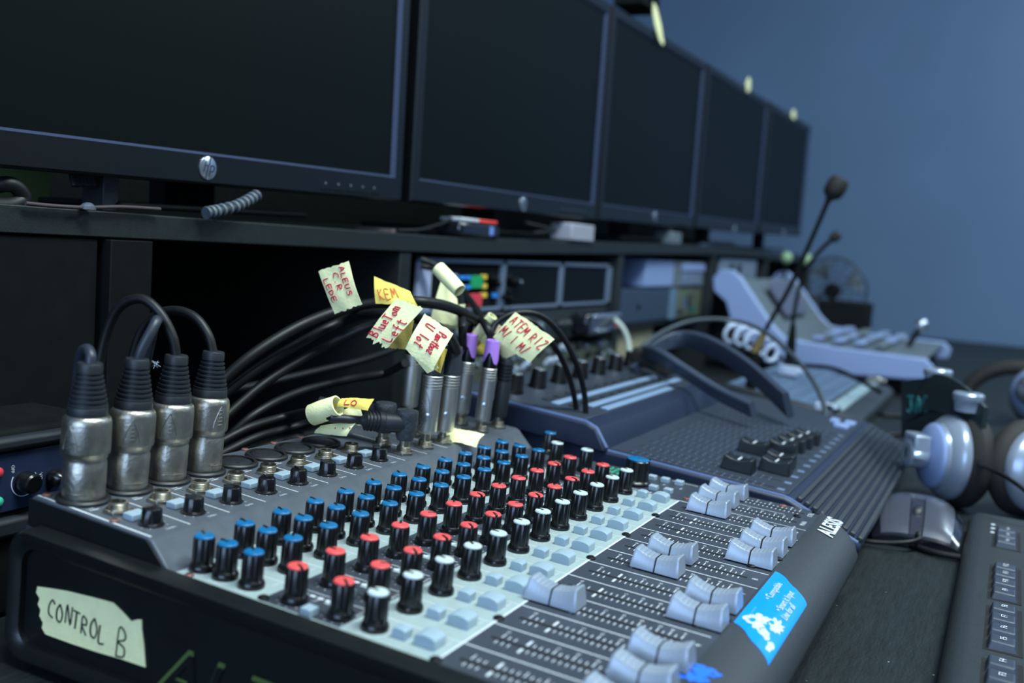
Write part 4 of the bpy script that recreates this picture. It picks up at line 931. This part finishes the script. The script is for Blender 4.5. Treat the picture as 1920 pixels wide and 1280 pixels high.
mic('shorter gooseneck microphone with slim dark head just behind the taller one', (1484,640,'y',1250), [(1490,580,'y',1250),(1508,512,'y',1250),(1536,472,'y',1250),(1556,452,'y',1250)], (1566,444,'y',1250), 7.5, 1250, 0)
# ---------------- small desk fan ----------------
c = at(1562, 545, 'y', 2100); T = thing('desk_fan', 'small dark desk fan with wire cage far back against the blue wall', 'fan', (c.x, c.y, -52))
zc = c.z+52
m = MB()
for r_ in (30,46,62,76): 
    m.tube([(0+r_*math.cos(a*math.pi/12), -20 if r_ < 70 else -12, zc+r_*math.sin(a*math.pi/12)) for a in range(25)], 1.3 if r_ < 70 else 3, 6, 1, caps=False)
for a in range(16): m.tube([(12*math.cos(a*math.pi/8),-24,zc+12*math.sin(a*math.pi/8)),(76*math.cos(a*math.pi/8),-12,zc+76*math.sin(a*math.pi/8))], 1.1, 6, 1)
build(m, 'wire_cage', dgrey_m, T)
m = MB(); m.lathe((0,-24,zc), [(16,-6),(18,0),(18,14),(14,60),(8,66)], 26, (0,1,0)); build(m, 'motor_hub', dark_m, T)
for q in range(4):
    a = q*math.pi/2+.5; m = MB(); m.surf(lambda u,v: (math.cos(a+(v-.5)*.9*u)*(16+50*u), -8+10*(v-.5), zc+math.sin(a+(v-.5)*.9*u)*(16+50*u)), 6, 6, 1.5, (0,1,0)); build(m, 'fan_blade', grey_m, T)
m = MB(); m.tube([(0,20,zc-10),(0,30,zc*.4),(0,24,8)], 7, 12, 4); m.lathe((0,20,0), [(52,0),(52,8),(40,14),(10,18)], 32); build(m, 'stand', dark_m, T)
c = at(1585, 585, 'y', 1950); m = MB(); m.box(c.x-60, c.x+46, 1950, 2040, -52, c.z+22)
tag(build(m, 'speaker_box', dark_m, org=(c.x,1990,-52), bevel=5), 'small dark box behind the video switcher near the fan', 'box')
# ---------------- slim control panel between the mixers and the switcher ----------------
T = thing('control_panel', 'slim grey control panel with a bright pale bar behind the far mixer', 'panel', (-60, 1130, -45), None, (0, math.radians(4), 0))
m = MB(); m.prism([(-95,0),(-95,30),(70,20),(80,14),(80,0)], 'y', -150, 250); build(m, 'case', dgrey_m, T, bevel=3)
m = MB(); m.prism([(-90,29.8),(-90,30.6),(30,23.3),(30,22.5)], 'y', -135, 230); build(m, 'button_field', mat('slate_blue', (96,120,146), .45, vary=.1), T)
for i in range(5):
    m = MB(); m.box(-80+i*22,-64+i*22,-120,220,28.9-i*1.35,31.2-i*1.35); build(m, 'key_strip', mat('slate_blue_dark', (84,104,130), .45), T, bevel=.6)
m = MB(); m.box(38,56,-130,235,21,25.5); build(m, 'pale_bar', mat('bar_pale', (146,170,178), .4), T, bevel=1)
# ---------------- white coiled cord and white leads ----------------
P = []
c0 = at(1362,622,'y',1150); c1 = at(1455,665,'y',1150)
for k in range(121):
    u = k/120; a = u*2*math.pi*5; p = c0.lerp(c1, u); P.append(p+Vector((0, 12*math.sin(a), 14*math.cos(a)+6*math.sin(math.pi*u)))+Vector((10*math.sin(a),0,0)))
m = MB(); m.tube(P, 3.0, 8, 1); tag(build(m, 'coiled_cord', mat('cord_white', (178,192,216), .4), org=c0), 'thick white coiled cord by the base of the tall microphone', 'cord')
cable('thin white cable hanging in a curve beside the rack', [(1152,598,'y',980),(1168,615,'y',980),(1178,640,'y',980),(1180,668,'y',975)], 3.4, mat('cord_offwhite', (170,184,176), .5), 'white_cable', 'white leads')
p = at(1179, 686, 'y', 955); m = MB(); m.lathe(p, [(6.5,-11),(7,0),(6.5,8)], 18); tag(build(m, 'white_plug', mat('cord_white', (178,192,216), .4), org=p, bevel=.5), 'small white plug at the end of the hanging white cable', 'plug')
p = at(1192, 687, 'y', 965); m = MB(); m.lathe(p, [(5.5,-9),(6,0),(5.5,8)], 18); tag(build(m, 'yellow_plug', mat('plug_cream', (200,200,140), .4), org=p, bevel=.5), 'small cream plug right of the white plug by the rack', 'plug')
cable('dark cable arching over the headphone band down to the far mixer', [(1180,690,'y',760),(1215,640,'y',820),(1290,603,'y',900),(1370,600,'y',950),(1430,620,'y',930),(1485,665,'y',880),(1525,715,'y',820),(1545,760,'y',780),(1547,795,'y',745)], 2.8, mat('cable_grey', (58,68,76), .45), 'cable', 'cables over the far mixer')
cable('dark cable sagging from the switcher to the fader deck', [(1440,650,'y',1200),(1480,680,'y',1150),(1560,690,'y',1120),(1610,712,'y',1100),(1650,735,'y',1050)], 3, group='cables over the far mixer')
cable('dark cable crossing the desk left of the green lettered band', [(1545,762,'y',830),(1600,770,'z',-49),(1660,778,'z',-49),(1700,780,'z',-49)], 3, group='cables on the desk by the headphones')
cable('black cable loop beside the ribbed front of the far mixer', [(1640,812,'z',-49),(1680,815,'z',-49),(1712,800,'z',-49),(1735,815,'z',-49),(1700,845,'z',-49),(1660,835,'z',-49)], 3, group='cables on the desk by the headphones')
cable('thick black cable from the headphones towards the far mixer corner', [(1655,858,'z',-49),(1700,862,'z',-49),(1735,850,'z',-49)], 3.4, group='cables on the desk by the headphones')
for (u, v, y, r_, lab) in ((1478,694,1180,9,'bright white connector block lying behind the thin arching cable'),(1545,762,900,6,'small white clip at the edge of the far mixer beside the arching cable'),(1640,712,1150,6,'small shiny metal plug below the near edge of the switcher')):
    p = at(u, v, 'y', y); m = MB(); m.box(p.x-r_*1.6,p.x+r_*1.6,p.y-r_,p.y+r_,p.z-r_*.7,p.z+r_*.7); m.lathe((p.x+r_*1.6,p.y,p.z), [(r_*.4,0),(r_*.4,r_)], 14, (1,0,0))
    tag(build(m, 'connector', mat('cord_white', (178,192,216), .4) if r_ > 6 or u < 1600 else nut_m, org=p, bevel=1), lab, 'connector')
# ---------------- rack equipment under the shelf ----------------
RX = -338
def zy(u, v, x=RX): p = at(u, v, 'x', x); return p.y, p.z
y0, z1 = zy(789, 497); y1, z1b = zy(1157, 493); _, z0 = zy(960, 586)
z0 = 78; z1 = 134; y0 = 512; y1 = 1022
T = thing('patch_unit', 'rack unit in blue grey frame, coloured patch squares left, two blank panels right', 'rack unit', (RX, (y0+y1)/2, 78))
def R_(a, b, c, d, e, f, mt, nm, par=None, bev=.6, lab=None):
    m = MB(); m.box(a-RX, b-RX, c-(y0+y1)/2, d-(y0+y1)/2, e-78, f-78); return build(m, nm, mt, par or T, bevel=bev, label=lab)
R_(RX-150, RX-2, y0, y1, z0, z1, dark_m, 'case')
for c, d, e, f in ((y0,y1,z1-5,z1),(y0,y1,z0,z0+4),(y1-16,y1,z0,z1),(y0+172,y0+182,z0,z1),(y0+330,y0+342,z0,z1)): R_(RX-3, RX+3, c, d, e, f, rackp_m, 'frame_rail', bev=.8)
R_(RX-3, RX+2, y0, y0+24, z0+2, z1-4, mat('plate_bluewhite', (160,172,200), .4), 'mounting_ear', bev=.6)
R_(RX-2, RX+.5, y0+182, y0+330, z0+4, z1-5, screen_m, 'blank_panel'); R_(RX-2, RX+.5, y0+342, y1-16, z0+4, z1-5, screen_m, 'blank_panel')
for (u, v, w, h, mt) in ((898,520,15,0,blu_m),(863,520,8,7,blu_m),(874,520,8,7,blu_m),(874,538,8,7,blu_m),(891,528,20,24,green_m),(904,519,9,9,yel_m),(904,536,9,9,yel_m),(904,553,9,9,yel_m),(889,562,20,24,red_m),(925,553,8,9,blu_m),(862,538,8,7,white_m),(846,520,12,14,white_m)):
    if not h: continue
    y, z = zy(u, v); R_(RX, RX+3.2, y-w*.62, y+w*.62, z-h*.28, z+h*.28, mt, 'patch_square', bev=.4)
for (u, v, r_) in ((920,522,4),(948,520,5),(960,528,6),(925,532,4),(945,545,4),(938,556,3.5),(950,560,4),(966,527,3)):
    y, z = zy(u, v); m = MB(); m.lathe((0,y-(y0+y1)/2,z-78), [(r_,0),(r_,5),(r_*.6,9)], 18, (1,0,0)); build(m, 'round_connector', dark_m if u < 962 else chrome_m, T)
# equipment stacked below
def dev(label, ya, yb, za, zb, mt, nm, rows, seed, xf=RX, kinds=None, cat='rack unit'):
    T = thing(nm, label, cat, (xf, (ya+yb)/2, za)); m = MB(); m.box(-180, 0, ya-(ya+yb)/2, yb-(ya+yb)/2, 0, zb-za); build(m, 'case', mt, T, bevel=1.5)
    r = random.Random(seed)
    for j in range(rows):
        z = (zb-za)*(j+.5)/rows; y = ya-(ya+yb)/2+18; 
        while y < (yb-ya)/2-14:
            k = r.choice(kinds or ('knob','sock','btn','btn','gap','led')); q = MB()
            if k == 'knob': q.lathe((0,y,z), [(5.5,0),(5,9),(4.2,10)], 16, (1,0,0)); build(q, 'dial', r.choice((knob_m, grey_m, dgrey_m)), T)
            elif k == 'sock': q.lathe((0,y,z), [(6.5,0),(6.5,2),(4,2),(4,1)], 18, (1,0,0)); build(q, 'round_socket', r.choice((mat('socket_pale', (150,166,180), .35), rackp_m, grey_m)), T)
            elif k == 'btn': q.box(0, 3, y-5, y+5, z-3, z+3); build(q, 'front_button', r.choice((mat('socket_pale', (150,166,180), .35), white_m, grey_m, beige_m)), T, bevel=.5)
            elif k == 'led': q.lathe((0,y,z), [(2.6,0),(2.4,2.5),(1,3.4)], 12, (1,0,0)); build(q, 'indicator', r.choice((chrome_m, red_m, white_m)), T)
            y += r.uniform(11, 17)
    return T
dev('dark rack amplifier directly below the coloured patch unit, glossy display at right', 512, 1022, 36, 76, dgrey_m, 'rack_amplifier', 1, 3, kinds=('gap','gap','gap','knob','gap'))
y, z = 955, 56; T = thing('display_module', 'glossy dark display module with shiny silver rims jutting from the rack amplifier', 'display', (RX, y, 40))
m = MB(); m.box(.5,26,-62,52,0,30); build(m, 'housing', gloss_m, T, bevel=5)
m = MB(); m.box(25,29,-50,46,23,28.5); build(m, 'chrome_trim', chrome_m, T, bevel=1.2)
m = MB(); m.box(25,29,-36,2,4,9); build(m, 'chrome_trim', chrome_m, T, bevel=1.2)
m = MB(); m.lathe((26,36,12), [(4,0),(4,1.5)], 14, (1,0,0)); build(m, 'red_indicator', red_m, T)
dev('black rack unit full of sockets, second below the patch unit', 512, 1022, 8, 34, dark_m, 'rack_unit', 1, 4, kinds=('sock','knob','gap','btn','gap'))
dev('black rack unit with pale sockets, third below the patch unit', 512, 1022, -24, 6, dark_m, 'rack_unit', 2, 5)
dev('lowest black rack unit standing on the desk, rows of pale buttons', 512, 1022, -51.8, -26, dgrey_m, 'rack_unit', 2, 6)
# slanted patch bay crowded with sockets, standing in front of the lower rack units
A_ = Vector((-334, 0, 30)); B_ = Vector((-262, 0, -34)); dv = (B_-A_); nv = Vector((-dv.z, 0, dv.x)).normalized()
if nv.z < 0: nv = -nv
T = thing('patch_bay', 'slanted olive black patch bay crowded with pale sockets, under the rack behind far mixer', 'patch bay', (-296, 740, -51.8))
def pb(p): return Vector(p)-Vector((-300, 740, -51.8))
m = MB(); m.prism([(-336+300,.2),(-336+300,30+51.8),(-262+300,-34+51.8),(-262+300,.2)], 'y', -225, 265); build(m, 'case', mat('olive_black', (34,40,30), .5, vary=.3, vscale=40), T, bevel=1)
rr2 = random.Random(21)
for j in range(6):
    y = 528+rr2.uniform(0,8)
    while y < 996:
        p = pb((A_+dv*((j+.5)/6))+Vector((0,y,0))); k = rr2.random(); q = MB(); s_ = rr2.uniform(3.2,5.6)
        if k < .45: q.lathe(p, [(s_,-.5),(s_,3),(s_*.6,3.4),(s_*.5,1)], 14, nv); build(q, 'round_socket', rr2.choice((mat('socket_pale', (150,166,180), .35), rackp_m, dgrey_m, grey_m)), T)
        elif k < .7: q.lathe(p, [(s_,-.5),(s_*.85,9),(s_*.7,10)], 14, nv); build(q, 'dial', rr2.choice((knob_m, dgrey_m, knob_m)), T)
        elif k < .8: q.lathe(p, [(3.4,-.5),(3.4,7),(2.6,10),(1,11)], 12, nv); build(q, 'plug_cap', mat('cord_white', (178,192,216), .4), T)
        y += rr2.uniform(13, 20)
# ---------------- right hand cubbies ----------------
a = at(1217,541,'x',-340)
T = thing('white_device', 'pale blue white device with rounded corner and silver drawer front in the cubby', 'device', (-340, 1330, 98))
m = MB(); pl = [(-150,0),(-150,36),(-138,46),(-20,50),(-2,50),(0,48),(0,0)]
m.prism([(-140,0.3),(-140,40),(-128,46),(0,46),(0,0.3)], 'y', -150, -6); build(m, 'case', white_m, T, bevel=4)
m = MB(); m.box(-136, 1, -6, 170, .3, 46); fr = build(m, 'front_unit', grey_m, T, bevel=3)
m = MB(); m.box(0, 4, 30, 165, 28, 42); build(m, 'handle_bar', white_m, T, bevel=1.5)
m = MB(); m.box(0, 3, 40, 150, 4, 25); build(m, 'drawer_front', mat('drawer_slate', (104,118,140), .45), T, bevel=1)
T = thing('equipment_box', 'dark blue grey box with a printed colour label under the white device', 'box', (-350, 1280, 45.3))
m = MB(); m.box(-150,8,-218,222,0,51.6); build(m, 'case', mat('box_slate', (44,60,78), .5), T, bevel=1)
m = MB(); m.box(8,12,34,62,0,51.6); build(m, 'pale_edge', mat('edge_blue', (92,118,140), .4), T, bevel=.5)
m = MB(); m.box(8,10,64,220,1,50); lb = build(m, 'printed_label', mat('label_olive', (92,100,88), .6, dark=(60,66,48), vscale=9), T, bevel=.3)
for (c, d, e, f, mt) in ((100,112,40,50,mat('print_green', (60,110,50), .6)),(110,130,16,34,mat('print_blue', (70,90,120), .6)),(150,185,8,18,teal_m),(78,110,6,14,mat('print_dark', (20,30,30), .6)),(132,146,18,40,mat('print_dark', (20,30,30), .6))):
    m = MB(); m.box(10,10.3,c,d,e,f); build(m, 'label_print', mt, lb, smooth=False)
m = MB(); m.lathe((8,-118,24), [(4,0),(4,2)], 14, (1,0,0)); build(m, 'lock', dark_m, T)
m = MB(); m.box(-600,-360,1055,1300,-51.7,36); tag(build(m, 'cardboard_box', beige_m, org=(-480,1180,-51.7), bevel=1.5), 'beige cardboard box low under the inner shelf beside the rack', 'box')
T = thing('socket_plate', 'white double socket plate with two black squares in the last cubby', 'socket', (-334, 1740, 120))
m = MB(); m.box(-6,0,-150,150,-6,34); build(m, 'plate', mat('plate_dull', (110,126,146), .5), T, bevel=1)
for c in (-78, -18): m = MB(); m.box(-1,.8,c,c+32,4,24); build(m, 'socket_opening', slot_m, T, smooth=False)
for (u, v, yy, lab) in ((1475,483,1900,'left highlight made into a pale green lamp under the end of the shelf'),(1512,486,1980,'right highlight made into a pale green lamp beside the microphone stem')):
    p = at(u, v, 'y', yy); T = thing('highlight_ball', lab, 'ball', (p.x, p.y, p.z-14)); m = MB(); m.ellipsoid((0,0,14), 12,12,13); build(m, 'globe', mat('globe_green', (140,170,130), .4), T)  # ball and stem made up for a blurred greenish highlight
    m = MB(); m.lathe((0,0,0), [(8,-170),(8,-168),(3,-160),(3,3)], 16); build(m, 'stem', dark_m, T)
    T.children[1].scale = (1,1,(p.z+52-14)/170)
# ---------------- things on the shelf ----------------
p = at(945, 438, 'x', -322); zs = shz(p.y)
T = thing('small_box', 'small black rounded box with white and red top under the second monitor', 'box', (-335, 607, shz(607)))
m = MB(); m.box(-18,12,-42,42,.2,16); build(m, 'case', gloss_m, T, bevel=4)
m = MB(); m.box(-16,10,-38,-2,15.8,19.5); build(m, 'white_top', mat('cord_white2', (190,196,204), .5), T, bevel=1)
m = MB(); m.box(-16,10,-1,38,15.8,19.5); build(m, 'red_top', mat('top_red', (220,62,56), .5), T, bevel=1)
m = MB(); m.box(11.8,12.4,18,26,4,13); build(m, 'blue_label', mat('label_blue', (110,140,210), .4), T, bevel=.2)
m = MB(); m.box(-352,-322,838,912,shz(870)+.3,shz(870)+22); tag(build(m, 'white_adapter', mat('adapter_white', (150,152,164), .5), org=(-337,875,shz(870)+.3), bevel=2), 'small off white adapter block on shelf between second and third monitor', 'adapter')
p = at(1265, 435, 'x', -335); m = MB(); m.box(-360,-330,p.y-26,p.y+26,shz(p.y)+.3,shz(p.y)+20); m.box(-350,-340,p.y-5,p.y+5,shz(p.y)+18,shz(p.y)+30)
tag(build(m, 'grey_clamp', grey_m, org=(-345,p.y,shz(p.y)+.3), bevel=2), 'small grey clamp block on the shelf under the third monitor', 'clamp')
T = thing('corrugated_sleeve', 'ribbed grey cable sleeve bending upward on the shelf under the nearest monitor', 'cable sleeve', (-330, 200, 156))
A = [at(388,399,'x',-318), at(410,395,'x',-318), at(440,388,'x',-320), at(462,378,'x',-322), at(480,367,'x',-324)]
b0 = Vector((-330,200,156)); m = MB(); m.tube([q-b0 for q in A], 3.3, 16, 6); build(m, 'sleeve', dgrey_m, T)
Lk = len(A)
for k in range(11):
    u = k/10*(Lk-1); i = min(Lk-2, int(u)); q = A[i].lerp(A[i+1], u-i)-b0; dd = (A[i+1]-A[i]).normalized()
    m = MB(); m.lathe(q-dd*1.0, [(4.1,0),(4.4,.6),(4.4,1.6),(4.1,2.2)], 18, dd, caps=True); build(m, 'sleeve_rib', greycable_m if k in (0,10) else grey_m, T)
p = at(165, 386, 'x', -322); m = MB(); m.lathe((p.x,p.y,155.3), [(4.6,0),(4.4,2.0),(2.6,3.6),(.8,4.2)], 22); tag(build(m, 'bottle_cap', greycable_m, org=(p.x,p.y,155.3)), 'small round grey stud lying on the shelf below the nearest monitor', 'stud')
p = at(200, 380, 'x', -350); m = MB(); m.box(-366,-346,p.y-6,p.y+6,155.3,186); tag(build(m, 'metal_bracket', dgrey_m, org=(-356,p.y,155.3), bevel=.8), 'upright dark metal bracket standing on the shelf behind the stud', 'bracket')
cable('thin pale cord lying on the shelf edge at the left', [(48,381,'x',-322),(100,386,'x',-322),(160,389,'x',-322),(230,388,'x',-322),(300,392,'x',-322)], 1.2, mat('cord_pink', (60,50,54), .6), 'thin_cord', 'cords on the shelf')
for i in range(6):
    p = at(138+i*7, 340+(i%2), 'x', -350); m = MB(); m.lathe(p, [(1.9,-5),(2.3,-3),(1.9,-1),(2.3,1),(1.9,3)], 10, (.4,0,-1)) 
    tag(build(m, 'cable_tie_end', dgrey_m, org=p), 'small ribbed plug in a row hanging behind the nearest monitor', 'plug', 'row of small ribbed plugs')
m = MB(); m.tube([at(-20,352,'x',-345),at(8,345,'x',-340),at(30,350,'x',-338),(at(44,372,'x',-338)),at(20,384,'x',-338),at(-20,384,'x',-338)], 4.5, 12, 6); tag(build(m, 'cable_coil', cable_m, org=at(8,345,'x',-340)), 'loop of black cable on the shelf at the far left', 'cable')
m = MB(); p = at(20,326,'x',-420); m.box(-424,-420,p.y-60,p.y+30,156,p.z+6); tag(build(m, 'green_card', mat('card_green', (88,108,60), .7), org=(-422,p.y,156)), 'olive green card behind the loop of cable at the left picture edge', 'card')
p = at(748, 428, 'x', -345); m = MB(); m.box(-372,-332,455,500,shz(475)+.3,shz(475)+3.6); tag(build(m, 'paper_scrap', mat('paper_pinkish', (96,84,84), .8), org=(-350,478,shz(475)+.3)), 'small dull pink card lying on the shelf between first and second monitor', 'card')
cable('thin black cord on the shelf left of the red and white box', [(745,432,'x',-330),(790,430,'x',-330),(830,418,'x',-335),(850,408,'x',-340)], 1.8, group='cords on the shelf')
cable('dark cord trailing right from the red and white box', [(985,418,'x',-330),(1010,424,'x',-326),(1040,432,'x',-324),(1000,437,'x',-322)], 2.4, group='cords on the shelf')
# ---------------- blue audio interface at the left ----------------
A0 = at(-30, 972, 'x', -262); 
T = thing('audio_interface', 'dark blue audio interface with black dials standing at left behind the mixer', 'interface', (-262, 20, -51.8))
m = MB(); m.box(-58, 0, -80, 62, .3, 96); build(m, 'case', dark_m, T, bevel=3)
m = MB(); m.box(0, 1.5, -76, 58, 55, 84.5); build(m, 'faceplate', mat('face_blue', (24,36,62), .5), T, bevel=.4)
m = MB(); m.box(-4, 5, -82, 64, 86, 93); m.box(-4,5,-82,64,42,52); build(m, 'rubber_bumper', rubber_m, T, bevel=2.5)
for (u, v, r_, nm) in ((46,903,5.4,'VOL'),(100,894,4.6,'')):
    p = at(u, v, 'x', -260); q = (1.5, p.y-20, p.z+51.8)
    m = MB(); m.lathe(q, [(r_*1.0,0),(r_*1.05,1.2),(r_*.92,7.5),(r_*.75,8.3)] if nm else [(r_*.9,0),(r_,3),(r_*.8,6.5),(r_*.4,8.2)], 28, (1,0,0)); d = build(m, 'dial', knob_m, T)
    if nm:
        m = MB(); P = [(1.8, q[1]+7.2*math.cos(math.radians(a)), q[2]+7.2*math.sin(math.radians(a))) for a in range(-210,31,12)]; m.tube(P, .22, 5, 1)
        m.text('VOL', 3.0, (1.6,q[1]+8.6,q[2]+.2), (0,0,-1), (0,1,0), .02); m.text('OFF', 2.4, (1.6,q[1]-7.2,q[2]+7.6), (0,0,-1), (0,1,0), .02); build(m, 'dial_print', print_m, T, smooth=False)
for (v, mt) in ((885, red_m),(940, mat('led_teal', (60,180,150), .4))):
    p = at(-4, v, 'x', -260); m = MB(); m.lathe((1.5,p.y-20,p.z+51.8), [(2.6,0),(2.4,1.6),(1,2.4)], 16, (1,0,0)); build(m, 'indicator', mt, T)
cable('short pale strap end hanging on the dark panel at far left', [(8,802,'x',-318),(14,793,'x',-318),(20,782,'x',-318)], 1.6, mat('strap_olive', (84,92,74), .6), 'strap', 'strap on the panel')
# dust fluff caught on the plugs
for (u, v, y, lab) in ((291,684,64,'tuft of white lint caught on the cord of the third ribbed plug'),(232,742,36,'tuft of white lint on the boot of the second ribbed plug')):
    p = at(u, v, 'y', y); m = MB(); r = random.Random(u)
    for k in range(9): m.tube([p+Vector([r.uniform(-2.2,2.2) for _ in range(3)]), p+Vector([r.uniform(-1,1) for _ in range(3)]), p+Vector([r.uniform(-2.4,2.4) for _ in range(3)])], .18, 4, 3)
    tag(build(m, 'lint_tuft', mat('lint', (190,205,225), .9), org=p), lab, 'lint')
